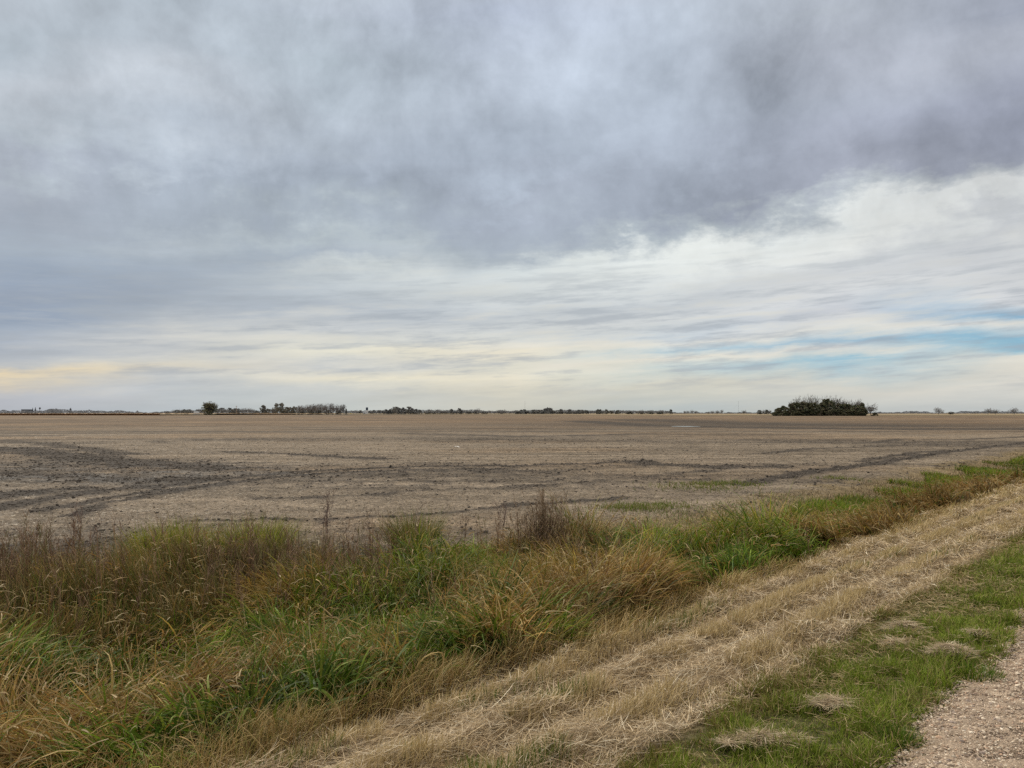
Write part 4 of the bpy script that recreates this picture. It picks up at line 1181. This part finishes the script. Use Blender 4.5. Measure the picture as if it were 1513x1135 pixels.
def round_tree(seed, base=.22, zc=.60, rz=.40, limbs=9, kids=9, tw=6, rt_=.0042):
    """a bare tree whose twigs fill a rounded crown"""
    r = np.random.default_rng(seed + 900); wood, fine, ends = [], [], []
    def inside(rad):
        v = r.normal(0, 1, 3); v /= np.linalg.norm(v); v = v * rad * r.uniform(.85, 1.1)
        return np.array([v[0] * .5, v[1] * .5, zc + v[2] * rz])
    p = np.zeros(3); p[2] = -.01; rad = .024
    for i in range(4):
        q = np.array([r.normal(0, .012), r.normal(0, .012), base * (i + 1) / 4]); wood.append((p, q, rad, rad * .9)); p = q; rad *= .9
    top = p
    for i in range(limbs):
        e = inside(.55); e[2] = max(e[2], base + .08)
        st = top + np.array([0, 0, r.uniform(-.05, .04)]); m = (st + e) / 2 + np.array([r.normal(0, .03), r.normal(0, .03), .05])
        wood.append((st, m, .013, .009)); wood.append((m, e, .009, .006))
        for j in range(kids):
            f = r.uniform(.2, 1.15); b = st + (m - st) * min(1, f * 2) if f < .5 else m + (e - m) * min(1, f * 2 - 1)
            c = inside(.95); c = b + (c - b) * min(1.0, .36 / max(1e-3, np.linalg.norm(c - b)))
            mm = (b + c) / 2 + r.normal(0, .02, 3); fine.append((b, mm, .0062, .005)); fine.append((mm, c, .005, rt_))
            for k in range(tw):
                f = r.uniform(.3, 1); g = mm + (c - mm) * f
                d = (c - b) / (np.linalg.norm(c - b) + 1e-6) + r.normal(0, .6, 3); d /= np.linalg.norm(d)
                fine.append((g, g + d * r.uniform(.06, .13), rt_, rt_ * .6)); ends.append(g + d * .1)
    zs = max(x[1][2] for x in fine); k = 1 / zs; sc = lambda L: [(a * k, b * k, ra, rb) for a, b, ra, rb in L]
    return sc(wood), sc(fine), [e * k for e in ends]


VAR = {}


def variant(kind, seed):
    """(trunk geometry, crown geometry), height 1, crown width about 1"""
    r = np.random.default_rng(seed + 500)
    bark = (.10, .085, .07)
    if kind == 'bare':        # broad leafless crown
        w, f, e = round_tree(seed)
        crown = geo_col(tubes(f, 3), (.19, .165, .14))
    elif kind == 'tallbare':  # narrow, dense leafless crown
        w, f, e = round_tree(seed + 40, .2, .56, .44, 9, 10, 8, .0052)
        crown = geo_col(tubes(f, 3), (.23, .205, .18))
    elif kind == 'bush':      # many upright stems from one foot
        w, f, e = skeleton(seed, .5, 7, .36, 3, (6,), .014, .11, .45, 20, .006)
        c1 = geo_col(tubes(f, 3), (.11, .10, .07))
        E = np.array(e + [s[1] for s in f[::3]])
        th = r.uniform(0, 6.283, 300); zz = r.uniform(.0, .85, 300); qq = np.interp(zz, [0, .3, .7, 1], [.30, .40, .42, .2]) * np.sqrt(r.random(300))
        E = np.concatenate([E[r.integers(0, len(E), 120)], np.stack([qq * np.cos(th), qq * np.sin(th), zz], 1)])
        c2 = clump_leaves(r, E, np.full(420, .06), 9, .026, [(.20, .20, .09), (.15, .155, .075), (.25, .21, .12)])
        crown = (np.concatenate([c1[0], c2[0]]), np.concatenate([c1[1], c2[1] + len(c1[0])]), np.concatenate([c1[2], c2[2]]), np.concatenate([c1[3], c2[3]]))
    else:                     # leafy: 'leafy' (thin tan-olive crown) or 'dark' (dense, to the ground)
        w, f, e = skeleton(seed, .24, 6, .75, 3, (5,), .022, .18, .2)
        dark = kind == 'dark'
        m = 70 if dark else 56
        th = r.uniform(0, 6.283, m); zc = r.uniform(.04 if dark else .16, .96, m)
        prof = np.interp(zc, [0, .12, .35, .6, .85, 1], [.40, .46, .47, .38, .22, .06] if dark else [.1, .15, .36, .42, .3, .12])
        q = prof * np.sqrt(r.random(m)) * r.uniform(.75, 1.15, m)
        cen = np.stack([q * np.cos(th), q * np.sin(th), zc], 1)
        pal = [(.10, .108, .042), (.072, .085, .034), (.14, .128, .06), (.125, .10, .06)] if dark else [(.21, .19, .085), (.17, .155, .08), (.26, .21, .11), (.14, .135, .075)]
        crown = clump_leaves(r, cen, r.uniform(.06, .13, m), 60 if dark else 44, .034, pal)
    ext = np.percentile(np.abs(crown[0][:, :2]), 97)
    return w, crown, .5 / ext


def tree_meshes(kind, seed, tier):
    """tier: how much the distance has greyed the colours"""
    k = (kind, seed, tier)
    if k in VAR: return VAR[k]
    b = (kind, seed)
    if b not in VAR: VAR[b] = variant(kind, seed)
    w, crown, kx = VAR[b]
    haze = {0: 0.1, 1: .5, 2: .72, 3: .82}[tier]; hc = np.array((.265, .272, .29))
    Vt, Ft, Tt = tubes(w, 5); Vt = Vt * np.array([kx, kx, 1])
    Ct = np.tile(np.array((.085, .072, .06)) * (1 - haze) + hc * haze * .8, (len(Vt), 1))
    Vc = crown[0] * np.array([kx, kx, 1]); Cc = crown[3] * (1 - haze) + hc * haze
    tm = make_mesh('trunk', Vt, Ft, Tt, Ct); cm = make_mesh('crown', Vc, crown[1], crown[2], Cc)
    tm.materials.append(M_BARK); cm.materials.append(M_CROWN)
    VAR[k] = (tm, cm); return VAR[k]


M_BARK = rough_mat('tree_bark', attr=True, rough=.9, noise=(6, .2))
M_CROWN = leaf_mat('tree_crown', trans=.1)
rt = random.Random(77)
KNAME = {'bare': 'bare_tree', 'tallbare': 'bare_tree', 'bush': 'bush', 'leafy': 'leafy_tree', 'dark': 'evergreen_tree'}
KCAT = {'bare': 'bare tree', 'tallbare': 'bare tree', 'bush': 'bush', 'leafy': 'leafy tree', 'dark': 'dark tree'}


def tree(px, top, width, dist, kind, label, group=None, tier=1, name=None, sink=0):
    H = ((HORIZON - top) / FPX * dist + CAM_Z - FIELD_Z) * (1.06 if tier == 0 else 1.10)
    W = width / FPX * dist * (1.22 if tier == 2 else 1.0)
    X = (px - 756.5) / FPX * dist
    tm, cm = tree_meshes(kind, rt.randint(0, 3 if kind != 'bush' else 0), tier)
    e = empty(name or KNAME[kind], (X, dist + rt.uniform(-4, 4), FIELD_Z - .1), rt.uniform(0, 6.28), (W, W, H))
    tag(e, label, KCAT[kind] if name is None else name.replace('_', ' '), group)
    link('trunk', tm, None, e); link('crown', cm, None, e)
    return e


def nth(i):
    return ['first', 'second', 'third', 'fourth', 'fifth', 'sixth', 'seventh', 'eighth', 'ninth', 'tenth', 'eleventh', 'twelfth', 'thirteenth', 'fourteenth', 'fifteenth', 'sixteenth', 'seventeenth', 'eighteenth', 'nineteenth', 'twentieth', 'twenty-first', 'twenty-second', 'twenty-third', 'twenty-fourth', 'twenty-fifth', 'twenty-sixth', 'twenty-seventh', 'twenty-eighth', 'twenty-ninth', 'thirtieth', 'thirty-first', 'thirty-second', 'thirty-third', 'thirty-fourth', 'thirty-fifth', 'thirty-sixth'][i]


def row(lst, dist, tier, where, group):
    """a run of trees, left to right: (x, top, width, kind[, own label])"""
    lst = sorted(lst, key=lambda q: q[0]); cnt = {}
    word = {'bare': 'bare spreading tree', 'tallbare': 'slim bare tree', 'leafy': 'brownish leafy tree', 'dark': 'dark dense tree', 'bush': 'low bush'}
    for q in lst:
        k = q[3]; i = cnt.get(k, 0); cnt[k] = i + 1
        lab = q[4] if len(q) > 4 else '%s %s from left %s' % (nth(i), word[k], where)
        tree(q[0], q[1], q[2], dist * rt.uniform(.97, 1.05), k, lab, group, tier)


# the grove standing alone on the right
G = 'trees of the dark grove on the field'
dark = [(1146, 607, 10), (1151, 604, 12), (1158, 601, 14), (1166, 598.5, 15), (1175, 596.5, 16), (1184, 596, 15), (1193, 597, 15), (1202, 597, 15), (1211, 597, 15), (1222, 591.5, 15), (1231, 594, 13), (1240, 598, 15), (1249, 598, 14), (1257, 599, 14), (1266, 600, 14), (1275.5, 596.5, 9), (1271, 602, 11)]
wh = 'along the front of the dark grove'
for i, (a, b, c) in enumerate(sorted(dark)):
    lab = 'dark dense tree, %s from the left %s' % (nth(i), wh)
    if a == 1222: lab = 'tallest deep green tree standing in the middle of the dark grove'
    if a == 1275.5: lab = 'narrow dark tree closing the right end of the grove'
    tree(a, b, c * 1.25, 600 + rt.uniform(-12, 14), 'dark', lab, G, 0)
tops = [(1172, 592, 11), (1178, 585.5, 13), (1187, 588, 10), (1193, 585, 12), (1199, 583.5, 12), (1207, 584, 12), (1215, 586, 11), (1221, 585, 11), (1227, 585, 12), (1236, 584.5, 12), (1242, 586.5, 11), (1250, 590, 11), (1256, 589.5, 11), (1263, 590, 12), (1269, 591, 10)]
for i, (a, b, c) in enumerate(tops):
    tree(a, b, c, 622 + rt.uniform(-6, 12), 'bare', 'leafless crown, %s from the left rising above the dark grove' % nth(i), G, 0)
tree(1284, 596, 18, 604, 'bare', 'wide bare tree leaning out at the right end of the dark grove', G, 0)
for i, (a, b, c) in enumerate([(1148, 609, 11), (1158, 607, 14), (1170, 606, 16), (1180, 605, 16), (1190, 605.5, 16), (1200, 605, 16), (1210, 605.5, 16), (1220, 605, 16), (1230, 606, 16), (1240, 605, 16), (1250, 606, 16), (1260, 606, 15), (1269, 606.5, 13), (1276, 607, 10)]):
    tree(a, b, c, 588 + rt.uniform(-2, 4), 'dark', 'low dark shrub, %s from the left at the foot of the grove' % nth(i), 'shrubs at the foot of the grove', 0, 'shrub')
tree(1289, 610, 9, 590, 'dark', 'low dark shrub under the wide bare tree beside the grove', None, 0, 'shrub')
# lone bush on the left
tree(310, 595, 18, 790, 'bush', 'large upright many-stemmed bush standing alone at the field end', None, 0)
# rows of trees along the horizon
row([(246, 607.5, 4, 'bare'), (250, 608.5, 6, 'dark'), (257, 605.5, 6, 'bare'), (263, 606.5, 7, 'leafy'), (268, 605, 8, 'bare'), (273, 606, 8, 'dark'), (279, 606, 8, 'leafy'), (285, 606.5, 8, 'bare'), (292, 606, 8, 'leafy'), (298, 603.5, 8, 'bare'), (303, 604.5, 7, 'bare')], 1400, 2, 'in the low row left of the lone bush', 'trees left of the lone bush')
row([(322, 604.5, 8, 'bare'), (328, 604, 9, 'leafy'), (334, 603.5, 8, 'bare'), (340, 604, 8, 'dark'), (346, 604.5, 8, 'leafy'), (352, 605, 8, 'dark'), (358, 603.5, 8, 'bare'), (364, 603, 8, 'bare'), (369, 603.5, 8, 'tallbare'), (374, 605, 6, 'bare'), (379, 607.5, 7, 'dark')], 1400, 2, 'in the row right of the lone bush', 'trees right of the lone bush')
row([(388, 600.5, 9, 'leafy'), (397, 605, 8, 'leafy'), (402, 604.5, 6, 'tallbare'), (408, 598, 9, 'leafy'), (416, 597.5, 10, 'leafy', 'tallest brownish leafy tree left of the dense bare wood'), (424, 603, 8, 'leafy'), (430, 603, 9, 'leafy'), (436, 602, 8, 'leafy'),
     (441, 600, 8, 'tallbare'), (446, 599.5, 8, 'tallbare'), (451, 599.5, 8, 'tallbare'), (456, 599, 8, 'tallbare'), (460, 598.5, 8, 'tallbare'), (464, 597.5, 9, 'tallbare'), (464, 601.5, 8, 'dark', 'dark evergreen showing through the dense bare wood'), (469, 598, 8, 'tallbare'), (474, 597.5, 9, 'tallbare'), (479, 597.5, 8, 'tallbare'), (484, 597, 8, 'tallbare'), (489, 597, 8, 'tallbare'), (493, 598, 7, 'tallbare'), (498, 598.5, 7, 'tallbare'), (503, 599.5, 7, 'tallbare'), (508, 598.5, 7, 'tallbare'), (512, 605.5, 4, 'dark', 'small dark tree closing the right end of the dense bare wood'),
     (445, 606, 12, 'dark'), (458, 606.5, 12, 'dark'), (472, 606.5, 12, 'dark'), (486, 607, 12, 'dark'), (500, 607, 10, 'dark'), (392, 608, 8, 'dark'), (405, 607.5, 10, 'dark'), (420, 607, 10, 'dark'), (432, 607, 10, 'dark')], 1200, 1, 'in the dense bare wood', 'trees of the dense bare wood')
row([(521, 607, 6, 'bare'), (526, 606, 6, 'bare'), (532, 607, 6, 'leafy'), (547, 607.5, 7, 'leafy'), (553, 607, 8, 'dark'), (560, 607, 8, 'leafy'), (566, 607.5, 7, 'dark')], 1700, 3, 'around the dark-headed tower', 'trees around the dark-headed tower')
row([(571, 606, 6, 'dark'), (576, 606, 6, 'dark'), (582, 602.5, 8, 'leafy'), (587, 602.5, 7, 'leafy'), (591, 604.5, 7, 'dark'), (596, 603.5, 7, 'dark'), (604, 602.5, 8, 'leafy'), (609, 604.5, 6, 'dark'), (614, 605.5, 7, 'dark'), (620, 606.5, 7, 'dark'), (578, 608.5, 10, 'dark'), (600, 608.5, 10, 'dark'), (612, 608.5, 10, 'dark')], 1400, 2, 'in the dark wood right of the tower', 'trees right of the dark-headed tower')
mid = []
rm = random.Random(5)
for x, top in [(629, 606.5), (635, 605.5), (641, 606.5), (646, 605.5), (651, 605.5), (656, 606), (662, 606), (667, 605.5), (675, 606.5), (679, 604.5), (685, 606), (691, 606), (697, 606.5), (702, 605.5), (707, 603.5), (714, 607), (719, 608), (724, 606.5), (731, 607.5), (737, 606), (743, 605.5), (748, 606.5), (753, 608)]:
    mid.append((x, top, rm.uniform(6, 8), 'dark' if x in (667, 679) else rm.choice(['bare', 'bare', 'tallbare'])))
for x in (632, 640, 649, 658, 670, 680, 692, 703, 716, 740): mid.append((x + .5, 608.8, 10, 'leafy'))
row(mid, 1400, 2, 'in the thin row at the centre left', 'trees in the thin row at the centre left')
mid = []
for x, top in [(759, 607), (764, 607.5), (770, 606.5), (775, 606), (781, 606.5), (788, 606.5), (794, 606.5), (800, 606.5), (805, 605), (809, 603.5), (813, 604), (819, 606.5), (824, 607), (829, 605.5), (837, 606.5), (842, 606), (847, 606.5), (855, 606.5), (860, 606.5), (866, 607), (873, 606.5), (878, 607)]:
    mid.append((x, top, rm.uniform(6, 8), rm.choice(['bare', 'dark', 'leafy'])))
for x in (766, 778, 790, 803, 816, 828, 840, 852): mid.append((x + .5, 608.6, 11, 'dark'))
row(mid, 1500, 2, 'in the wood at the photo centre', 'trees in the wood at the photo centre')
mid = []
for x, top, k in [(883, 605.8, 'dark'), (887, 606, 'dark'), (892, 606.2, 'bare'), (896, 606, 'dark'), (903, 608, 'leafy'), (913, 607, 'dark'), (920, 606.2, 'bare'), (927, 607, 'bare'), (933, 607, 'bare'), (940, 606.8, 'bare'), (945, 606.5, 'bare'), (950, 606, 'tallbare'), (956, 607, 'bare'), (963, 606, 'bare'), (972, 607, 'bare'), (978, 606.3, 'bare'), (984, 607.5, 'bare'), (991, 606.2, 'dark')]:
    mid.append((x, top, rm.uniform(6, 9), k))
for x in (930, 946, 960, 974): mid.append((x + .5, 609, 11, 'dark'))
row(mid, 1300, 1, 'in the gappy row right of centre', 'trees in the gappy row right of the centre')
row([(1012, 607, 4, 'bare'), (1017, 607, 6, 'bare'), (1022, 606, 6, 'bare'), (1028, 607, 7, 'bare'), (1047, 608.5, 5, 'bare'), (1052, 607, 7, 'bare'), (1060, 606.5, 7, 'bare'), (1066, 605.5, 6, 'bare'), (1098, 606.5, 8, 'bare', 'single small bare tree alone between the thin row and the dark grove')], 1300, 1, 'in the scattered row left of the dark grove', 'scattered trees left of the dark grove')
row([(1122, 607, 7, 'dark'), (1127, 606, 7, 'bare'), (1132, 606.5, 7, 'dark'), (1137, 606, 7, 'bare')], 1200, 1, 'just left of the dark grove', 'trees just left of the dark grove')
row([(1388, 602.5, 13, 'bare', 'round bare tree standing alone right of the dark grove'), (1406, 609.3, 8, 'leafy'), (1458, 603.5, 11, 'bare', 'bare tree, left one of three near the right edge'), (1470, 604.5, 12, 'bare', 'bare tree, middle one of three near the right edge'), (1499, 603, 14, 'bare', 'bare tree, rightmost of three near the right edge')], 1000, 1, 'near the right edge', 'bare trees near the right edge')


def far_wood():
    """woods too far off to tell trees apart: low hazy masses along the horizon"""
    r = np.random.default_rng(131)
    prof = [(-60, 609), (0, 607.5), (8, 606.5), (14, 608), (25, 607), (40, 608), (66, 607.5), (75, 605.5), (90, 605), (98, 607), (110, 607), (122, 608), (132, 606.5), (145, 608), (150, 607), (160, 609), (166, 608), (178, 607), (190, 608.5), (200, 610), (203, 607.5), (207, 610), (220, 610.3), (226, 609.5), (240, 609), (262, 607.5), (300, 606.5), (340, 605.8), (372, 606), (384, 608), (400, 606), (440, 604), (500, 603), (512, 608), (520, 608), (550, 607.5), (574, 606.8), (590, 605), (610, 605.4), (624, 606.8), (650, 606.6), (700, 606.4), (722, 608), (756, 607.6), (800, 606.4), (850, 606.6), (900, 607.3), (985, 607.4), (1000, 610), (1010, 610.3), (1100, 610.3), (1118, 610.3), (1290, 610.2), (1300, 609.6), (1322, 610), (1330, 610), (1338, 608.3), (1346, 608), (1356, 609.3), (1368, 607.8), (1374, 610), (1380, 610.3), (1412, 610.3), (1416, 609), (1430, 608.5), (1452, 608.3), (1470, 609.3), (1484, 608.3), (1495, 609), (1513, 609.5), (1580, 609)]
    px = r.uniform(-60, 1580, 60000); top = np.interp(px, [a for a, _ in prof], [b for _, b in prof]) + (fbm(px * .25, px * 0, 3) - .5) * 2.2
    dist = 2300 + r.uniform(-60, 60, len(px)); Hm = (HORIZON - top) / FPX * dist + 2.4
    k = Hm > 1.5; px, dist, Hm = px[k], dist[k], Hm[k]; n = len(px)
    X = (px - 756.5) / FPX * dist; Z = FIELD_Z + Hm * r.random(n) ** .8
    P = np.stack([X, dist, Z], 1); a = r.normal(0, 1, (n, 3)); a /= np.linalg.norm(a, axis=1, keepdims=True); bb = np.cross(a, r.normal(0, 1, (n, 3))); bb /= np.linalg.norm(bb, axis=1, keepdims=True)
    s = r.uniform(.6, 1.7, n)[:, None]
    V = np.stack([P - a * s, P + bb * s * .7, P + a * s, P - bb * s * .7], 1).reshape(-1, 3)
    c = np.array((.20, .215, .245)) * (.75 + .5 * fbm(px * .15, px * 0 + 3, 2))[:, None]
    me = make_mesh('far_wood', V, np.arange(4 * n), np.full(n, 4), np.repeat(c, 4, 0))
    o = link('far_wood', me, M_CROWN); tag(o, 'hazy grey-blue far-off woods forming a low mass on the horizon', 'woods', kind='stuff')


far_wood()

# ------------------------------------------------------------------ standing corn on the left
def corn(px0, px1, near, far, hgt, label, seed, name='cornfield'):
    r = np.random.default_rng(seed); b = Bag()
    x0, x1 = (px0 - 756.5) / FPX * near, (px1 - 756.5) / FPX * near
    nx, ny = 260, 46
    X, Y = np.meshgrid(np.linspace(x0, x1, nx), np.concatenate([[near, near + .05], np.linspace(near + 1, far, ny - 2)]), indexing='ij')
    Z = FIELD_Z + hgt * (.82 + .25 * r.random((nx, ny))); Z[:, 0] = FIELD_Z - .1
    Y = Y + r.normal(0, .4, Y.shape); Y[:, :2] = Y[:, :2] + (fbm(X[:, :2] * .08, X[:, :2] * 0, 2) - .5) * 4
    c = np.array((.42, .30, .17)) * r.uniform(.75, 1.15, (nx * ny, 1)); c = c.reshape(nx, ny, 3); c[:, 0] = (.10, .05, .025); c[:, 1] = (.14, .075, .035)  # front coloured dark brown, with its shaded side painted in
    i = np.arange(nx - 1)[:, None]; j = np.arange(ny - 1)[None]
    f = np.stack([i * ny + j, i * ny + j + 1, (i + 1) * ny + j + 1, (i + 1) * ny + j], -1).reshape(-1, 4)
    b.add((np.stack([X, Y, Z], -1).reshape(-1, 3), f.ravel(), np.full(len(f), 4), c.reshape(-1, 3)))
    n = 5000; x = r.uniform(x0, x1, n); y = near - .6 + r.exponential(1.0, n)
    cc = np.array([(.16, .085, .04), (.24, .14, .07), (.11, .06, .03)])[r.integers(0, 3, n)]
    b.add(blades(np.stack([x, y, np.full(n, FIELD_Z)], 1), r.uniform(0, 6.28, n), hgt * r.uniform(.8, 1.15, n), r.uniform(0, .2, n), r.uniform(0, .4, n), r.uniform(.15, .3, n), cc, cc * 1.6, S=2, r=r))
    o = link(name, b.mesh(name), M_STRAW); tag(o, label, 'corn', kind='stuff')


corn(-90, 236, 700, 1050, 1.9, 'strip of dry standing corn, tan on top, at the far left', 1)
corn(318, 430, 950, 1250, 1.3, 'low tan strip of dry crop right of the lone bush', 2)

# ------------------------------------------------------------------ far buildings
def flat(name, c, rough=.7):
    return rough_mat(name, c, rough, noise=(.8, .12))


M_GREY = flat('hazy_grey_metal', (.15, .165, .19)); M_DGREY = flat('hazy_dark_metal', (.09, .10, .125)); M_WHITE = flat('white_siding', (.62, .63, .64)); M_ROOF = flat('grey_roofing', (.24, .26, .29))
M_NAVY = flat('dark_blue_tank', (.03, .05, .085)); M_WOOD = flat('pale_pole_wood', (.34, .26, .19)); M_PANE = rough_mat('window_pane', (.04, .05, .06), .15, noise=(1, .05)); M_YEL = flat('yellow_sign_face', (.65, .52, .10))


def box_g(cx, cy, z0, sx, sy, h):
    v = np.array([(a, b, c) for c in (0, 1) for a, b in ((-.5, -.5), (.5, -.5), (.5, .5), (-.5, .5))]) * (sx, sy, h) + (cx, cy, z0)
    f = np.array([0, 3, 2, 1, 4, 5, 6, 7, 0, 1, 5, 4, 1, 2, 6, 5, 2, 3, 7, 6, 3, 0, 4, 7]); return v, f, np.full(6, 4), np.ones((8, 3))


def lathe_g(prof, n=18, cx=0, cy=0):
    a = np.linspace(0, 2 * math.pi, n, endpoint=False)
    V = np.concatenate([np.stack([cx + r * np.cos(a), cy + r * np.sin(a), np.full(n, z)], 1) for r, z in prof])
    q = []
    for k in range(len(prof) - 1):
        for j in range(n): q += [k * n + j, k * n + (j + 1) % n, (k + 1) * n + (j + 1) % n, (k + 1) * n + j]
    F = list(q); T = [4] * ((len(prof) - 1) * n)
    F += list(range((len(prof) - 1) * n, len(prof) * n)); T.append(n)
    return V, np.array(F), np.array(T), np.ones((len(V), 3))


def gable_g(sx, sy, z0, h):
    v = np.array([(-sx / 2, -sy / 2, z0), (sx / 2, -sy / 2, z0), (sx / 2, sy / 2, z0), (-sx / 2, sy / 2, z0), (-sx / 2, 0, z0 + h), (sx / 2, 0, z0 + h)])
    F = np.array([0, 1, 5, 4, 2, 3, 4, 5, 0, 4, 3, 1, 2, 5, 0, 3, 2, 1]); return v, F, np.array([4, 4, 3, 3, 4]), np.ones((6, 3))


def part(name, geos, mat, parent):
    b = Bag()
    for g in geos: b.add(g)
    return link(name, b.mesh(name), mat, parent)


def place(name, px, dist, label, cat, group=None):
    e = empty(name, ((px - 756.5) / FPX * dist, dist, FIELD_Z)); return tag(e, label, cat, group)


DF = 2450; U = DF / FPX
e = place('warehouse', 40.5, DF, 'long flat-roofed grey warehouse on the horizon at the far left', 'warehouse')
hw = 5.0 * U + 2.4
part('wall', [box_g(0, 0, 0, 11 * U, 22, hw - 1.2)], M_GREY, e); part('roof', [box_g(0, 0, hw - 1.2, 11.4 * U, 23, 1.2)], M_DGREY, e)
part('door', [box_g(-5 * U + 5 * k, -11.1, .1, 3, .3, 5) for k in range(1, 8)], M_DGREY, e)
for i, (px, top, w) in enumerate([(48.6, 602.8, 2.0), (52.6, 602.0, 2.6)]):
    e = place('grain_silo', px, DF, ['shorter and slimmer of two pointed silos on the left horizon', 'taller and wider of two pointed silos on the left horizon'][i], 'silo', 'pointed silos on the left horizon')
    h = (HORIZON - top) * U + 2.4; rr = w * U * .5
    part('tank', [lathe_g([(rr, 0), (rr, h * .45)])], M_DGREY, e); part('roof', [lathe_g([(rr * 1.05, h * .45), (rr * .55, h * .68), (rr * .22, h * .93), (rr * .1, h)])], M_DGREY, e)
e = place('water_tower', 59.2, DF, 'thin-stemmed water tower with a bulb top right of the pointed silos', 'water tower')
h = (HORIZON - 602.3) * U + 2.4
part('stem', [lathe_g([(1.1, 0), (.8, h * .7)])], M_GREY, e); part('tank', [lathe_g([(.9, h * .68), (2.6, h * .76), (2.9, h * .85), (2.0, h * .94), (.4, h)])], M_DGREY, e)
e = place('storage_shed', 80, DF + 20, 'long low arched storage shed among trees on the left horizon', 'shed')
aw = 19 * U; a = np.linspace(0, math.pi, 13); h = (HORIZON - 604.6) * U + 2.4
v = np.concatenate([np.stack([-aw / 2 * np.cos(a), np.full(13, yy), 2 + (h - 2) * np.sin(a)], 1) for yy in (-14, 14)])
f = np.concatenate([np.array([[k, k + 1, 14 + k, 13 + k] for k in range(12)]).ravel(), np.arange(13), np.arange(13, 26)])
part('roof', [(v, f, np.array([4] * 12 + [13, 13]), np.ones((26, 3)))], M_GREY, e); part('wall', [box_g(0, 0, 0, aw, 27, 2)], M_DGREY, e)
part('vent', [lathe_g([(.6, h - 1), (.6, h + 2.5)], 8, 3 * U)], M_DGREY, e)
e = place('elevator_tower', 104.6, DF, 'narrow grain elevator tower with a head house on the left horizon', 'grain elevator')
h = (HORIZON - 603.2) * U + 2.4
part('tower', [box_g(0, 0, 0, 1.9 * U, 4, h * .8)], M_DGREY, e); part('head_house', [box_g(-.2, 0, h * .8, 1.1 * U, 3, h * .13)], M_DGREY, e); part('mast', [box_g(-.2, 0, h * .93, .5, .5, h * .12)], M_DGREY, e)
part('conveyor', [tubes([((-12.5 * U, 0, h * .72), (-.9 * U, 0, h * .62), .7, .7)], 6) + (np.ones((12, 3)),)] + [box_g(-12 * U + k * 3.7 * U, 0, 0, .4, .4, h * .7) for k in range(3)], M_GREY, e)

DH = 1330; U = DH / FPX
e = place('house', 291, DH, 'small white house showing left of the lone bush', 'house')
part('wall', [box_g(0, 0, 0, 8, 6, 2.8)], M_WHITE, e); rf = part('roof', [gable_g(8.8, 6.8, 2.8, 1.9)], M_ROOF, e); part('chimney', [box_g(2, 0, 4.0, .6, .6, 1.4)], M_DGREY, rf)
for wx in (-2.4, 2.4): part('window', [box_g(wx, -3.03, 1.0, 1.1, .1, 1.2)], M_PANE, e)
part('door', [box_g(0, -3.03, .05, 1, .1, 2.05)], M_DGREY, e)
DT = 1650; U = DT / FPX
e = place('silo_tower', 542.3, DT, 'round tower with a dark blue head on a pale base above the trees', 'tower')
h = (HORIZON - 602.4) * U + 2.4; rr = 1.6 * U
part('base', [lathe_g([(rr, 0), (rr, h * .56)])], M_WHITE, e); part('tank', [lathe_g([(rr * .98, h * .56), (rr * 1.05, h * .58), (rr * 1.05, h * .95), (rr * .5, h)])], M_NAVY, e)
e = place('farm_building', 539.5, DT - 15, 'low white farm building at the foot of the dark-headed tower', 'farm building')
part('wall', [box_g(0, 0, 0, 4.5 * U, 8, 3)], M_WHITE, e); part('roof', [gable_g(4.8 * U, 9, 3, 2)], M_ROOF, e); part('door', [box_g(-1, -4.03, .05, 2.4, .1, 2.5)], M_DGREY, e)
DS = 900; U = DS / FPX
e = place('road_sign', 518.5, DS, 'small yellow sign on a post at the field end, right of the bare wood', 'sign')
part('post', [box_g(0, 0, 0, .12, .12, 1.6)], M_WOOD, e); part('panel', [box_g(0, -.1, 1.3, 1.5, .06, 1.0)], M_YEL, e)
DP = 1000; U = DP / FPX
e = place('power_pole', 349.6, DP, 'pale wooden power pole in front of trees right of the lone bush', 'power pole')
h = (HORIZON - 600.3) * U + 2.4
part('pole', [lathe_g([(.28, 0), (.2, h)], 8)], M_WOOD, e); part('crossarm', [box_g(0, -.25, h - 1.1, 2.6, .2, .25)], M_WOOD, e)
part('insulator', [lathe_g([(.1, h - .85), (.1, h - .5)], 6, q) for q in (-1.1, 0.5, 1.1)], M_GREY, e)
for px, top, lab in [(775.5, 592, 'very thin grey radio mast rising above the wood at the centre'), (1091, 592, 'very thin grey radio mast left of the dark grove')]:
    e = place('radio_mast', px, 2600, lab, 'radio mast'); h = (HORIZON - top) * 2600 / FPX
    segs = []
    for s in (-1, 1): segs.append(((s * .35, 0, 0), (s * .3, 0, h), .07, .06))
    segs.append(((0, .5, 0), (0, .4, h), .07, .06))
    for k in range(24): segs.append(((-.34 if k % 2 else .34, 0, h * k / 24), (.34 if k % 2 else -.34, 0, h * (k + 1) / 24), .04, .04))
    segs = [(np.array(a, float), np.array(b, float), c, d) for a, b, c, d in segs]
    g = tubes(segs, 3); part('lattice', [g + (np.ones((len(g[0]), 3)),)], M_GREY, e)
    segs = [(np.array((0, 0, h * q), float), np.array((28 * math.cos(a), 28 * math.sin(a), 0)), .02, .02) for q in (.5, .95) for a in (.3, 2.4, 4.5)]
    g = tubes(segs, 3); part('guy_wire', [g + (np.ones((len(g[0]), 3)),)], M_GREY, e)

# ------------------------------------------------------------------ render settings
SC.view_settings.view_transform = 'Standard'; SC.view_settings.look = 'None'; SC.view_settings.exposure = 0; SC.view_settings.gamma = 1
SC.cycles.max_bounces = 6; SC.cycles.diffuse_bounces = 3; SC.cycles.transmission_bounces = 3; SC.cycles.glossy_bounces = 2
SC.cycles.use_denoising = False
SC.render.film_transparent = False
